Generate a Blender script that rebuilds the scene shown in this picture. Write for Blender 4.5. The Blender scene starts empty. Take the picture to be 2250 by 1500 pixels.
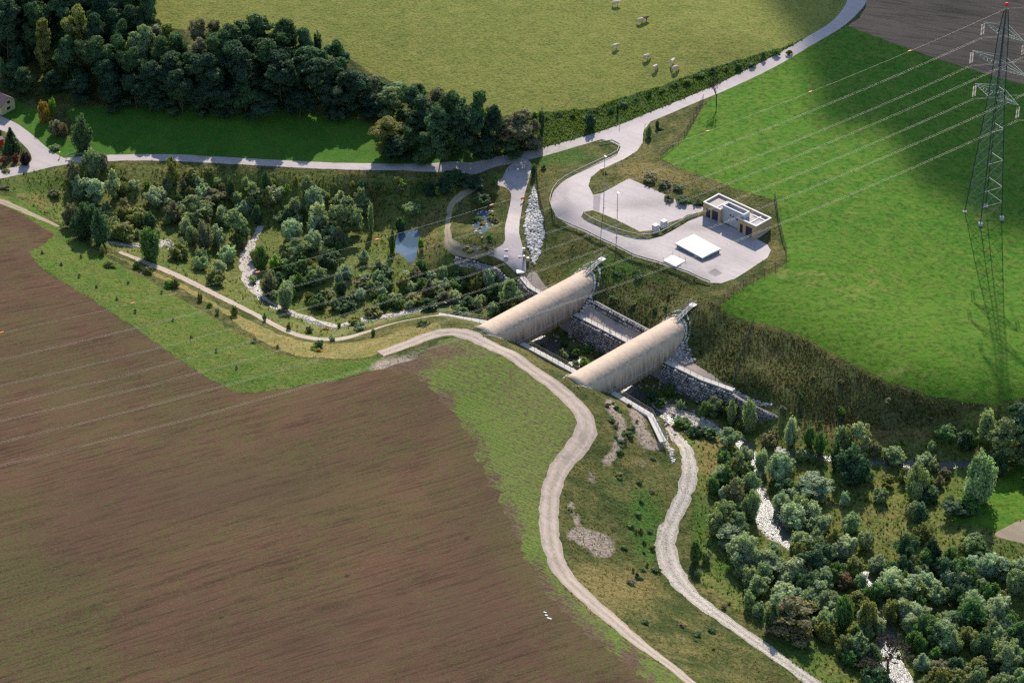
import bpy, math, random
import numpy as np
from mathutils import Vector
from mathutils.geometry import delaunay_2d_cdt
R=math.radians; S2=math.sqrt(2)
scn=bpy.context.scene; COL=scn.collection
# ---------------- camera ----------------
FPX=5800.0; PITCH=R(33); DIST=560.0
camd=bpy.data.cameras.new('camera'); cam=bpy.data.objects.new('camera',camd); COL.objects.link(cam)
cam.location=(0,-DIST*math.cos(PITCH),DIST*math.sin(PITCH)); cam.rotation_euler=(math.pi/2-PITCH,0,0)
camd.sensor_width=36; camd.lens=FPX/2250*36; camd.clip_start=5; camd.clip_end=20000; scn.camera=cam
# ---------------- sky, sun, exposure ----------------
SUN_AZ=R(4.7); SUN_EL=R(37)
w=bpy.data.worlds.new('World'); scn.world=w; w.use_nodes=True
nt=w.node_tree; sky=nt.nodes.new('ShaderNodeTexSky'); sky.sky_type='NISHITA'; sky.sun_disc=False
sky.sun_elevation=SUN_EL; sky.sun_rotation=SUN_AZ; sky.air_density=1.0; sky.dust_density=0.4; sky.ozone_density=1.6
nt.nodes['Background'].inputs[1].default_value=0.14; nt.links.new(sky.outputs[0],nt.nodes['Background'].inputs[0])
sd=bpy.data.lights.new('sun','SUN'); sd.energy=4.2; sd.angle=R(0.5); sd.color=(1,0.915,0.80)
so=bpy.data.objects.new('sun',sd); COL.objects.link(so)
SDIR=Vector((math.sin(SUN_AZ)*math.cos(SUN_EL),math.cos(SUN_AZ)*math.cos(SUN_EL),math.sin(SUN_EL)))
so.rotation_euler=SDIR.to_track_quat('Z','Y').to_euler()
vs=scn.view_settings; vs.view_transform='Standard'; vs.look='None'; vs.gamma=1; vs.use_curve_mapping=False; vs.exposure=0.44
scn.cycles.max_bounces=7; scn.cycles.diffuse_bounces=4; scn.cycles.glossy_bounces=2; scn.cycles.transmission_bounces=4; scn.cycles.transparent_max_bounces=12
scn.cycles.use_denoising=False; scn.cycles.filter_width=1.35; scn.cycles.sample_clamp_indirect=4; scn.cycles.sample_clamp_direct=12
# ---------------- pixel <-> world ----------------
CP=np.array(cam.location); FW=np.array([0,math.cos(PITCH),-math.sin(PITCH)]); RT=np.array([1.,0,0]); UPV=np.array([0,math.sin(PITCH),math.cos(PITCH)])
def G(px,py,z=0.0):
    d=FW+(px-1125)/FPX*RT+(750-py)/FPX*UPV
    return CP+d*((z-CP[2])/d[2])
def project(X,Y,Z):
    q=np.stack([X-CP[0],Y-CP[1],Z-CP[2]],-1); wv=q@FW
    return 1125+FPX*(q@RT)/wv, 750-FPX*(q@UPV)/wv
def L2(a,t): return (a+t)/S2,(t-a)/S2          # tunnel frame: t along the tubes, a across them
# ---------------- terrain height ----------------
A1,A2,RT_,ZS,Z0=-1.75,24.7,3.5,2.2,-1.0          # tube axes, radius, springing, underside
NEAR_A=[-19,-9.5,-6.4,1,28,39.5,47.9]; NEAR_T=[-3.2,1.9,1.6,1.5,1.6,1.06,-4.1]
FAR_A=[-17,-12.8,-8,2,28,38,45.5];     FAR_T=[19.4,17.7,17.5,16.8,16.9,17.3,18.8]
HP=[(980,735,4.5),(1060,750,5.4),(1160,800,5.4),(1230,850,5.4),(1290,905,5),(1290,945,4.8),(1240,1010,4.8),(1207,1130,4.8),(1235,1260,4.5),(1350,1365,4),(1470,1460,4),(1600,1560,3.5),
(840,790,4),(560,862,4.2),(300,720,3),(62,552,2.5),(0,450,1.5),(-100,430,1),(300,1000,5),(600,1300,6),(1000,1300,5.3),(200,1450,6),(900,1000,5),(-200,900,4),(-200,1500,6),(700,1000,5),(1100,900,5.4),(1100,1100,5),
(500,700,2),(650,760,2.3),(300,600,.5),(420,720,2.6),(280,560,-1),(400,610,-1),(560,690,-.5),(680,742,0),(780,735,.3),(850,715,.5),(940,697,.3),
(200,400,-1.5),(300,480,-3.2),(545,600,-4.5),(650,690,-4.8),(760,712,-4.6),(900,685,-4.8),(1000,650,-5),(1080,670,-5),(700,550,-4),(600,450,-3),(500,410,-1.2),(800,450,-3),(890,540,-4),(950,480,-2),(850,600,-4.2),(940,590,-3.6),(100,460,-1),(400,560,-3),(620,650,-4.6),(1000,620,-4.6),(900,640,-4.7),
(1110,400,3.5),(1120,480,3),(1125,560,2),(1145,598,.5),(985,500,1),(1060,490,.6),(1020,420,2.4),(1000,560,.8),(1060,562,1.6),(1110,585,1.2),(1110,645,-4.2),(1050,625,-4),
(0,382,1.5),(130,355,1.5),(280,345,1.8),(450,350,2),(600,358,2.5),(750,364,3),(900,368,3.2),(1000,366,3.8),(1080,358,4.2),(1150,345,4.5),(1220,328,5),(1300,305,6),(1370,282,6.8),(1430,258,7.2),(1560,203,8.5),(1700,135,10),(1840,55,11),(1885,0,12),
(300,395,.2),(600,405,.4),(800,410,.4),(950,405,.8),(1040,385,1.5),(-100,380,1.5),(60,400,.6),
(400,330,2.4),(300,300,2.8),(600,330,2.8),(800,340,3.3),(1000,340,4.2),(150,300,2),(200,200,4),(500,250,5),(800,200,6),(0,100,4),(400,100,8),(760,110,9),(1085,250,7),(1000,200,8),(0,260,2),(-100,0,8),(-300,200,4),
(600,0,12),(1000,60,12),(1400,50,13),(1300,200,9),(1600,80,13),(1200,250,7),(1000,-200,18),(1700,-200,18),(2300,-200,18),(300,-200,16),
(1560,225,8.6),(1650,200,9),(1450,345,8.8),(1600,400,9.6),(1700,440,9.8),(1730,560,9.2),(1640,625,8.3),(1572,678,7.4),(1760,735,6.5),(1960,840,5),(2110,880,3.5),(2250,870,3),(2160,474,7),(2000,300,9),(1900,200,10),(2250,190,9.5),(1850,600,8.5),(2000,650,7),(2250,600,5.5),(2100,100,11),(2400,400,6),(2450,900,2),(1780,110,10.5),
(1212,450,7.9),(1250,400,7.8),(1300,365,7.5),(1380,335,7.2),(1300,510,8),(1440,572,8),(1512,598,8),(1585,618,8),(1690,550,8),(1500,500,8),(1400,450,8.1),(1320,440,8.1),(1380,395,8.3),(1540,462,8.1),(1360,540,8),(1600,560,8),(1650,590,8),(1480,573,8),(1450,550,8),(1530,540,8),(1620,540,8),(1400,530,8),(1560,500,8),(1500,520,8),(1250,470,8),(1350,450,8.05),(1420,470,8.05),(1470,450,8.1),(1570,580,8),(1600,600,8),(1660,560,8),(1620,515,8),(1340,325,6.8),(1270,350,6.2),(1205,370,4.8),
(1165,430,3.4),(1172,480,2.9),(1188,580,2),(1205,500,5.2),(1190,430,5.2),(1260,560,4.8),(1240,600,2.6),(1310,560,6.2),(1180,620,1.0),(1600,420,9.3),(1480,392,9),(1440,365,9),(1350,590,5.6),(1420,620,5.2),(1500,650,5.4),
(1700,800,2.2),(1660,860,-.2),(1800,850,2.0),(1700,890,-1.0),(1900,950,-2.2),(1750,935,-2.6),(1640,745,4.4),(1900,880,1.5),(2050,920,.9),
(1330,905,3.6),(1400,950,.8),(1340,1000,2.6),(1435,1010,-1),(1515,1030,-2.2),(1475,1140,-2.6),(1460,1220,-2.6),(1540,1320,-3),(1700,1440,-3.5),(1800,1510,-4),(1330,1150,1.4),(1400,1300,0),(1300,1250,2.4),(1500,1400,.3),(1600,1480,-.5),(1385,900,.7),
(1560,960,-5.2),(1640,980,-5.4),(1680,1120,-5.6),(1800,1200,-5.8),(1960,1450,-6.2),(1600,1150,-4.3),(1600,1300,-4.2),(1850,1100,-5),(2000,1000,-4.3),(2100,960,-1.8),(2150,1110,-3.4),(2200,1170,-3),(2250,1300,-5.6),(2100,1300,-5.6),(1650,905,-4.6),(2250,950,-1.5),(2400,1200,-2),(2400,1500,-6),(1800,1600,-6),(1560,1040,-4.2)]
HL=[(A1,24.6,5.9),(A2,24.6,5.9),(A1,27,6.3),(A2,27,6.3),(A1,31,6.8),(A2,31,7.2),
(A1-4.5,20.5,.8),(A1+4.5,21,1.2),(A2-4.5,21,1.2),(A2+4.5,21,1.2),
(11.5,18.8,0),(5,18.8,0),(18,18.8,0),(11.5,20.6,.2),(11.5,22.4,2.1),(5,22.4,2.2),(18,22.4,2.1),(11.5,27,4),(11.5,33,6.4),
(31,18.8,0),(36,19,0),(31,21.2,.4),(34,25,2.6),(34,32,5.2),(40,24,1.5),(44,21,0),(-9,19.5,0),(-8,22,1),(-8,27,3),
(A1,-6.9,5.5),(A2,-6.7,5.5),(A1-2.5,-6.5,5.0),(A2-2.5,-6.5,5.0),(A1,-9,5.5),(A2,-9,5.5),(A1-5,0,.2),(A2-5,0.2,.2),(A1+4.5,-.2,.2),(A2+4.5,-.2,.2),
(11,-.4,0),(6,-.4,0),(17,-.4,0),(11,-2.2,.7),(11,-5.8,4.8),(33,-.4,0),(38,-1.2,0),(44,-4,-.3),(33,-4,2),(-9,.4,.2),(-14,-2,.3),(-9,-2.5,1.4),(-14,-6,3)]
CHAIN=[[(0,383,1.5),(60,370,1.5),(130,356,1.5),(200,349,1.6),(280,346,1.8),(350,346,1.9),(450,350,2),(600,358,2.5),(750,364,3),(900,367,3.2),(1000,365,3.8),(1080,357,4.2),(1150,344,4.5),(1220,327,5),(1300,304,6),(1370,281,6.8),(1430,257,7.2),(1560,203,8.5),(1700,136,10),(1840,54,11),(1885,0,12)],
[(262,553,-1),(330,580,-1),(400,610,-1),(560,690,-.5),(680,742,0),(785,735,.3),(850,714,.5),(940,697,.3)],
[(1290,945,4.8),(1240,1010,4.8),(1207,1130,4.8),(1235,1260,4.5),(1350,1365,4),(1470,1460,4)]]
for c_ in CHAIN:
    for a_,b_ in zip(c_[:-1],c_[1:]):
        k_=max(1,int(math.hypot(b_[0]-a_[0],(b_[1]-a_[1])*1.9)/34))
        if c_ is CHAIN[0]: HP+= [(a_[0]+(b_[0]-a_[0])*j/k_,a_[1]+(b_[1]-a_[1])*j/k_+o_,a_[2]+(b_[2]-a_[2])*j/k_-(.15 if o_>0 else 0)) for j in range(k_) for o_ in (14,-14) if a_[0]<1000]
        HP+= [tuple(a_[q]+(b_[q]-a_[q])*(j+.5)/k_ for q in range(3)) for j in range(k_)]
pts=[tuple(G(*p)) for p in HP]+[(*L2(a,t),z) for a,t,z in HL]
pts=np.array(pts); CTR=pts[:,:2]; CZ=pts[:,2]; MQ=4.0
def _phi(d2): return np.sqrt(d2+MQ*MQ)
_D=((CTR[:,None]-CTR[None])**2).sum(-1); _A=_phi(_D); n_=len(CTR)
_M=np.zeros((n_+1,n_+1)); _M[:n_,:n_]=_A-np.eye(n_)*0.25; _M[:n_,n_]=1; _M[n_,:n_]=1
_W=np.linalg.solve(_M,np.append(CZ,0))
def at_(x,y): return (x-y)/S2,(x+y)/S2
def H(x,y):
    x=np.atleast_1d(np.asarray(x,float)); y=np.atleast_1d(np.asarray(y,float)); out=np.empty(len(x))
    for i in range(0,len(x),8000):
        xs,ys=x[i:i+8000],y[i:i+8000]
        d2=(xs[:,None]-CTR[:,0])**2+(ys[:,None]-CTR[:,1])**2
        h=_phi(d2)@_W[:n_]+_W[n_]
        h=np.clip(h,-7.5,22)
        rr=np.hypot(xs,ys-20); f=np.clip((rr-210)/250,0,1); h=h*(1-f)+4*f
        a,t=at_(xs,ys); tn=np.interp(a,NEAR_A,NEAR_T); tf=np.interp(a,FAR_A,FAR_T)
        wa=np.clip((a+18)/4,0,1)*np.clip((49-a)/4,0,1); ins=(t>tn)&(t<tf)
        ch=-5+.25*np.sin(xs*.9)*np.sin(ys*.7)
        h=np.where(ins,h*(1-wa)+ch*wa,h)
        out[i:i+8000]=h
    return out
def T(px,py):
    px=np.atleast_1d(np.asarray(px,float)); py=np.atleast_1d(np.asarray(py,float)); z=np.zeros(len(px))
    d=FW[None]+((px-1125)/FPX)[:,None]*RT+((750-py)/FPX)[:,None]*UPV
    for k in range(22):
        P=CP+d*((z-CP[2])/d[:,2])[:,None]; z=z+(H(P[:,0],P[:,1])-z)*.55
    return CP+d*((z-CP[2])/d[:,2])[:,None]
def T1(px,py): return T([px],[py])[0]
def h1(x,y): return float(H([x],[y])[0])
# ---------------- helpers ----------------
def tag(o,label=None,cat=None,group=None,kind=None):
    if label:o['label']=label
    if cat:o['category']=cat
    if group:o['group']=group
    if kind:o['kind']=kind
    return o
def empty(name,loc,rz=0,label=None,cat=None,group=None):
    o=bpy.data.objects.new(name,None); COL.objects.link(o); o.location=loc; o.rotation_euler=(0,0,rz); return tag(o,label,cat,group)
def mesh_np(name,V,F,mats,smooth=False):
    """V (n,3) array, F list/array of equal-size or ragged faces"""
    me=bpy.data.meshes.new(name)
    V=np.asarray(V,np.float32)
    if isinstance(F,np.ndarray):
        k=F.shape[1]; me.vertices.add(len(V)); me.vertices.foreach_set('co',V.ravel())
        me.loops.add(F.size); me.loops.foreach_set('vertex_index',F.ravel().astype(np.int32))
        me.polygons.add(len(F)); me.polygons.foreach_set('loop_start',np.arange(0,F.size,k,dtype=np.int32))
        me.polygons.foreach_set('loop_total',np.full(len(F),k,np.int32)); me.update(calc_edges=True)
    else: me.from_pydata([tuple(v) for v in V.tolist()],[],F)
    if not isinstance(mats,(list,tuple)): mats=[mats]
    for m in mats: me.materials.append(m)
    me.polygons.foreach_set('use_smooth',np.full(len(me.polygons),smooth)); me.update(); return me
def link(name,me,parent=None):
    o=bpy.data.objects.new(name,me); COL.objects.link(o); o.parent=parent; return o
class MB:
    def __init__(s): s.v=[]; s.f=[]
    def add(s,vs,fs):
        b=len(s.v); s.v+= [tuple(map(float,p)) for p in vs]; s.f+=[tuple(b+i for i in f) for f in fs]; return s
    def box(s,c,size,ux=(1,0,0),uy=None,top=1.0):
        ux=Vector(ux).normalized(); uy=Vector(uy).normalized() if uy is not None else Vector((-ux.y,ux.x,0)).normalized(); uz=ux.cross(uy)
        c=Vector(c); vs=[]
        for k in (-1,1):
            for i,j in ((-1,-1),(1,-1),(1,1),(-1,1)):
                f=top if k>0 else 1
                vs.append(c+ux*(i*size[0]/2*f)+uy*(j*size[1]/2*f)+uz*(k*size[2]/2))
        return s.add(vs,[(3,2,1,0),(4,5,6,7),(0,1,5,4),(1,2,6,5),(2,3,7,6),(3,0,4,7)])
    def tube(s,a,b,r,r2=None,n=6,caps=True):
        a=Vector(a);b=Vector(b);d=b-a
        if d.length<1e-6:return s
        d.normalize(); u=d.orthogonal().normalized(); v=d.cross(u); r2=r if r2 is None else r2
        vs=[a+(u*math.cos(q)+v*math.sin(q))*r for q in [2*math.pi*i/n for i in range(n)]]+[b+(u*math.cos(q)+v*math.sin(q))*r2 for q in [2*math.pi*i/n for i in range(n)]]
        fs=[(i,(i+1)%n,n+(i+1)%n,n+i) for i in range(n)]
        if caps: fs+=[tuple(range(n))[::-1],tuple(range(n,2*n))]
        return s.add(vs,fs)
    def path(s,P,r,n=6):
        for i in range(len(P)-1): s.tube(P[i],P[i+1],r,None,n,i in(0,len(P)-2))
        return s
    def build(s,name,mat,parent=None,smooth=False): return link(name,mesh_np(name,s.v,s.f,mat,smooth),parent)
_ph=(1+5**.5)/2
ICO_V=np.array([(-1,_ph,0),(1,_ph,0),(-1,-_ph,0),(1,-_ph,0),(0,-1,_ph),(0,1,_ph),(0,-1,-_ph),(0,1,-_ph),(_ph,0,-1),(_ph,0,1),(-_ph,0,-1),(-_ph,0,1)],float); ICO_V/=np.linalg.norm(ICO_V[0])
ICO_F=np.array([(0,11,5),(0,5,1),(0,1,7),(0,7,10),(0,10,11),(1,5,9),(5,11,4),(11,10,2),(10,7,6),(7,1,8),(3,9,4),(3,4,2),(3,2,6),(3,6,8),(3,8,9),(4,9,5),(2,4,11),(6,2,10),(8,6,7),(9,8,1)])
def rocks(P,rad,rng,flat=.75):
    """merged field of stones; P (n,3) centres"""
    n=len(P); jit=rng.uniform(.72,1.2,(n,12,1)); sc=rng.uniform(.7,1.25,(n,1,3)); sc[:,:,2]*=flat
    an=rng.uniform(0,6.28,n); c,s=np.cos(an),np.sin(an)
    V=ICO_V[None]*jit*sc*rad[:,None,None]
    X=V[...,0]*c[:,None]-V[...,1]*s[:,None]; Y=V[...,0]*s[:,None]+V[...,1]*c[:,None]
    V=np.stack([X,Y,V[...,2]],-1)+P[:,None]
    F=(ICO_F[None]+12*np.arange(n)[:,None,None]).reshape(-1,3)
    return V.reshape(-1,3),F
# ---------------- materials ----------------
class NB:
    def __init__(s,name):
        s.m=bpy.data.materials.new(name); s.m.use_nodes=True; s.t=s.m.node_tree; s.b=s.t.nodes['Principled BSDF']
    def n(s,typ,**k):
        x=s.t.nodes.new(typ)
        for a,b in k.items(): setattr(x,a,b)
        return x
    def l(s,a,b): s.t.links.new(a,b)
    def pos(s,scale=(1,1,1),rot=0):
        g=s.n('ShaderNodeNewGeometry'); mp=s.n('ShaderNodeMapping'); mp.vector_type='POINT'
        mp.inputs['Rotation'].default_value=(0,0,rot); s.l(g.outputs['Position'],mp.inputs[0])
        mp2=s.n('ShaderNodeMapping'); mp2.inputs['Scale'].default_value=scale; s.l(mp.outputs[0],mp2.inputs[0]); return mp2.outputs[0]
    def noise(s,scale,detail=4,rough=.6,vec=None,dist=0):
        x=s.n('ShaderNodeTexNoise'); x.inputs['Scale'].default_value=scale; x.inputs['Detail'].default_value=detail; x.inputs['Roughness'].default_value=rough; x.inputs['Distortion'].default_value=dist
        s.l(vec if vec is not None else s.pos(),x.inputs['Vector']); return x.outputs[0]
    def ramp(s,fac,a,b,c0=0,c1=1):
        x=s.n('ShaderNodeMapRange'); x.inputs[1].default_value=a; x.inputs[2].default_value=b; x.inputs[3].default_value=c0; x.inputs[4].default_value=c1; s.l(fac,x.inputs[0]); return x.outputs[0]
    def mix(s,fac,a,b,mode='MIX'):
        x=s.n('ShaderNodeMix'); x.data_type='RGBA'; x.blend_type=mode
        if isinstance(fac,(int,float)): x.inputs[0].default_value=fac
        else: s.l(fac,x.inputs[0])
        for i,c in ((6,a),(7,b)):
            if isinstance(c,(tuple,list)): x.inputs[i].default_value=(*c[:3],1)
            else: s.l(c,x.inputs[i])
        return x.outputs[2]
    def math(s,op,a,b=0.):
        x=s.n('ShaderNodeMath',operation=op)
        for i,c in enumerate((a,b)):
            if isinstance(c,(int,float)): x.inputs[i].default_value=c
            else: s.l(c,x.inputs[i])
        return x.outputs[0]
    def attr(s,name):
        x=s.n('ShaderNodeAttribute'); x.attribute_name=name; return x
    def bump(s,h,dist,strength=1):
        x=s.n('ShaderNodeBump'); x.inputs['Distance'].default_value=dist; x.inputs['Strength'].default_value=strength; s.l(h,x.inputs['Height']); s.l(x.outputs[0],s.b.inputs['Normal']); return x
    def done(s,col,rough=.9,spec=.2,metal=0):
        if isinstance(col,(tuple,list)): s.b.inputs['Base Color'].default_value=(*col[:3],1)
        else: s.l(col,s.b.inputs['Base Color'])
        if isinstance(rough,(int,float)): s.b.inputs['Roughness'].default_value=rough
        else: s.l(rough,s.b.inputs['Roughness'])
        s.b.inputs['Specular IOR Level'].default_value=spec; s.b.inputs['Metallic'].default_value=metal; return s.m
def mat_plain(name,col,rough=.7,spec=.3,metal=0,var=.15,scale=1.5):
    b=NB(name); n=b.noise(scale,5,.65); c=b.mix(b.ramp(n,.3,.7),tuple(x*(1-var) for x in col),tuple(min(1,x*(1+var)) for x in col)); return b.done(c,rough,spec,metal)
LUSH=(.075,.16,.026); DRY=(.27,.21,.075); SOIL=(.42,.33,.26)
def mat_grass(name,ca,cb,cc,big=.05,fine=1.6,bumpd=.35,lush=LUSH,dry=DRY,soil=SOIL,speck=.55,stretch=(1,1,1),rot=0,patch=.3):
    b=NB(name); P=b.pos(); PS=b.pos(stretch,rot)
    n1=b.noise(big,5,.6,P); n2=b.noise(.35,5,.65,PS); n3=b.noise(fine,4,.7,PS); n4=b.noise(4.2,3,.7,P)
    c=b.mix(b.ramp(n1,.38,.62),ca,cb); c=b.mix(b.ramp(n2,.42,.68),c,cc)
    nm=b.noise(.16,6,.7,P,.6); c=b.mix(b.ramp(nm,.40,.56,patch,0),c,tuple(x*k for x,k in zip(ca,(.45,.62,.6))))
    m=b.attr('mask'); sep=b.n('ShaderNodeSeparateColor'); b.l(m.outputs['Color'],sep.inputs[0])
    def msk(o): return b.ramp(b.math('ADD',o,b.math('MULTIPLY',b.math('SUBTRACT',n2,.5),.9)),.3,.7)
    c=b.mix(msk(sep.outputs[0]),c,lush); c=b.mix(msk(sep.outputs[1]),c,dry); c=b.mix(msk(sep.outputs[2]),c,soil)
    dk=b.ramp(n3,.36,.58,1-speck,1.12); c=b.mix(1.0,c,b.mix(dk,(0,0,0),(1,1,1)),'MULTIPLY')
    c=b.mix(b.ramp(n4,.58,.75,0,.35),c,b.mix(.5,c,(.3,.32,.08)))
    h=b.math('ADD',b.math('MULTIPLY',n3,1.0),b.math('ADD',b.math('MULTIPLY',n4,.45),b.math('MULTIPLY',n2,1.2)))
    b.bump(h,bumpd); return b.done(c,.95,.12)
M={}
M['ground']=mat_grass('rough grass',(.105,.125,.030),(.17,.155,.048),(.23,.19,.07),bumpd=.5,speck=.55,patch=.85)
M['basin']=mat_grass('basin herbs',(.13,.19,.036),(.205,.22,.055),(.26,.235,.075),bumpd=.45,speck=.5,patch=.4)
M['meadow']=mat_grass('meadow grass',(.245,.25,.056),(.28,.27,.066),(.20,.23,.045),bumpd=.3,speck=.42,lush=(.13,.2,.035),big=.03,patch=.25)
M['grassfield']=mat_grass('field grass',(.062,.175,.012),(.095,.20,.015),(.135,.205,.027),bumpd=.3,speck=.45,dry=(.26,.25,.07),big=.02,fine=.9,patch=.1)
M['lawn']=mat_grass('lawn',(.05,.15,.014),(.065,.165,.016),(.085,.155,.02),bumpd=.15,speck=.3)
M['verge']=mat_grass('nettle verge',(.05,.105,.02),(.08,.135,.03),(.11,.15,.035),bumpd=.6,speck=.6,fine=1.3)
M['bank']=mat_grass('bank grass',(.09,.175,.022),(.13,.19,.03),(.19,.20,.05),bumpd=.35,speck=.5)
M['drybank']=mat_grass('dry bank',(.32,.25,.08),(.38,.29,.10),(.24,.23,.07),bumpd=.35,speck=.45)
M['darkslope']=mat_grass('heath slope',(.15,.14,.052),(.185,.165,.062),(.13,.16,.045),bumpd=.7,speck=.65,dry=(.2,.165,.06))
FURROW=R(-27)
def mat_plough(name,ca,cb,weed,rot,wscale=1):
    b=NB(name); P=b.pos(); PS=b.pos((.07,.95,1),rot); PF=b.pos((.03,.35,1),rot)
    n1=b.noise(.03,5,.6,P); nf=b.noise(1.6,4,.6,PS); nb=b.noise(.5,4,.6,PF); nsp=b.noise(2.6,3,.7,P); nw=b.noise(1.1,5,.85,b.pos((.6,1.1,1),rot)); nw2=b.noise(.09,4,.6,P)
    c=b.mix(b.ramp(n1,.35,.65),ca,cb); c=b.mix(1.0,c,b.mix(b.ramp(nf,.36,.64,.62,1.32),(0,0,0),(1,1,1)),'MULTIPLY')
    c=b.mix(1.0,c,b.mix(b.ramp(nb,.35,.65,.87,1.1),(0,0,0),(1,1,1)),'MULTIPLY')
    c=b.mix(b.ramp(nsp,.6,.68,0,.5),c,(.25,.165,.10)); c=b.mix(b.ramp(nsp,.42,.3,0,.5),c,(.045,.025,.018)); ng=b.noise(6,2,.8,P); c=b.mix(1.0,c,b.mix(b.ramp(ng,.35,.65,.6,1.35),(0,0,0),(1,1,1)),'MULTIPLY')
    m=b.attr('mask'); sep=b.n('ShaderNodeSeparateColor'); b.l(m.outputs['Color'],sep.inputs[0])
    wv=b.math('ADD',b.math('ADD',nw,b.math('MULTIPLY',b.math('SUBTRACT',nw2,.5),.45)),b.math('MULTIPLY',sep.outputs[0],.22))
    nsq=b.noise(2.3,3,.75,b.pos((1,1.3,1),rot)); c=b.mix(b.math('MULTIPLY',b.ramp(wv,.47,.62,0,.65*weed),b.ramp(nsq,.46,.55)),c,(.085,.12,.026)); c=b.mix(b.math('MULTIPLY',sep.outputs[1],.65),c,(.085,.05,.035))
    h=b.math('ADD',b.math('MULTIPLY',nf,.7),b.math('ADD',b.math('MULTIPLY',nsp,.7),b.math('MULTIPLY',ng,.3))); b.bump(h,.16); return b.done(c,.95,.1)
M['plough']=mat_plough('ploughed soil',(.148,.080,.048),(.112,.063,.039),1,FURROW)
M['farplough']=mat_plough('far ploughed soil',(.46,.28,.17),(.34,.21,.13),0,R(20))
def mat_crop():
    b=NB('sown green crop'); P=b.pos(); PS=b.pos((.12,1.6,1),R(35)); nf=b.noise(1.5,4,.6,PS); n=b.noise(.9,6,.75,P); n1=b.noise(.06,4,.6,P)
    m=b.attr('mask'); sep=b.n('ShaderNodeSeparateColor'); b.l(m.outputs['Color'],sep.inputs[0])
    soil=b.mix(b.ramp(nf,.3,.7),(.1,.065,.04),(.17,.11,.07)); g=b.mix(b.ramp(n1,.35,.65),(.125,.19,.03),(.165,.195,.048))
    f=b.math('ADD',b.math('ADD',n,b.math('MULTIPLY',nf,.12)),b.math('MULTIPLY',b.math('SUBTRACT',sep.outputs[0],sep.outputs[2]),.5))
    c=b.mix(b.ramp(f,.42,.62),soil,g); n3=b.noise(2.2,3,.7,P); c=b.mix(1.0,c,b.mix(b.ramp(n3,.36,.6,.6,1.15),(0,0,0),(1,1,1)),'MULTIPLY')
    b.bump(b.math('ADD',n3,nf),.25); return b.done(c,.95,.12)
M['crop']=mat_crop()
def mat_stone(name,ca,cb,rough=.85,scale=1.0,bumpd=.03,crack=0,spec=.3,streak=False):
    b=NB(name); P=b.pos(); n1=b.noise(.12*scale,5,.65,P); n2=b.noise(1.1*scale,6,.7,P); n3=b.noise(9*scale,3,.6,P)
    c=b.mix(b.ramp(n1,.35,.65),ca,cb); c=b.mix(b.ramp(n2,.4,.75,0,.35),c,tuple(x*.62 for x in ca)); c=b.mix(b.ramp(n3,.4,.7,0,.18),c,tuple(x*.5 for x in ca))
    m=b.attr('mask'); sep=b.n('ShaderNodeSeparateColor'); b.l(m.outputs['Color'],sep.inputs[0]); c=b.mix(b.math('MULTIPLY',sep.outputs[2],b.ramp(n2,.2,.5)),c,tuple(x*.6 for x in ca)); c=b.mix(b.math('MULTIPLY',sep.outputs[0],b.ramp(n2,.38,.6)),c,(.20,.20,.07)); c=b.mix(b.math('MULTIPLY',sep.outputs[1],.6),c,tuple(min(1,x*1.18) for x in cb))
    ns=b.noise(1.0,4,.6,b.pos((.12,1.1,1),R(40))); c=b.mix(b.ramp(ns,.47,.68,0,.36),c,tuple(x*.6 for x in ca)); nl=b.noise(2.5,5,.8,P); c=b.mix(b.ramp(nl,.6,.72,0,.3),c,tuple(min(1,x*1.25) for x in cb))
    b.bump(n3,bumpd); return b.done(c,rough,spec)
M['asphalt']=mat_stone('pale asphalt',(.42,.35,.34),(.48,.405,.39),.72,spec=.35)
M['concyard']=mat_stone('pale yard asphalt',(.45,.38,.365),(.51,.435,.42),.72,spec=.35)
M['conc']=mat_stone('light concrete',(.62,.57,.50),(.7,.64,.57),.8)
M['darkstrip']=mat_stone('dark patched asphalt',(.27,.22,.23),(.32,.27,.27),.75)
M['gravel']=mat_stone('pink gravel',(.45,.35,.29),(.52,.41,.34),.9,2.2,.06)
M['dirt']=mat_stone('pale dirt',(.36,.28,.19),(.42,.33,.23),.95,2,.08)
M['cobble']=mat_stone('pale cobbles',(.58,.49,.41),(.68,.59,.50),.85,3,.12)
def mat_rock(name,ca,cb,rough=.75):
    b=NB(name); s=b.n('ShaderNodeNewGeometry'); n=b.noise(3,4,.7)
    c=b.mix(s.outputs['Random Per Island'],ca,cb); c=b.mix(b.ramp(n,.45,.75,0,.5),c,tuple(x*.5 for x in ca)); return b.done(c,rough,.3)
M['rock']=mat_rock('wall stone',(.20,.17,.16),(.55,.48,.45)); M['rockw']=mat_rock('white limestone',(.30,.275,.25),(.80,.75,.70)); M['rockb']=mat_rock('stream stones',(.26,.24,.21),(.62,.58,.53)); M['rockp']=mat_rock('river pebbles',(.52,.45,.38),(.82,.73,.64))
def mat_water(name,col,rough=.08,sc=2.,bd=.06):
    b=NB(name); n=b.noise(sc,4,.65); b.bump(n,bd); m=b.done(col,rough,.8); b.b.inputs['IOR'].default_value=1.45; return m
M['stream']=mat_water('stream water',(.09,.09,.075),.26,1.6,.22); M['pond']=mat_water('pond water',(.09,.14,.19),.05,.6,.03)
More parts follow.
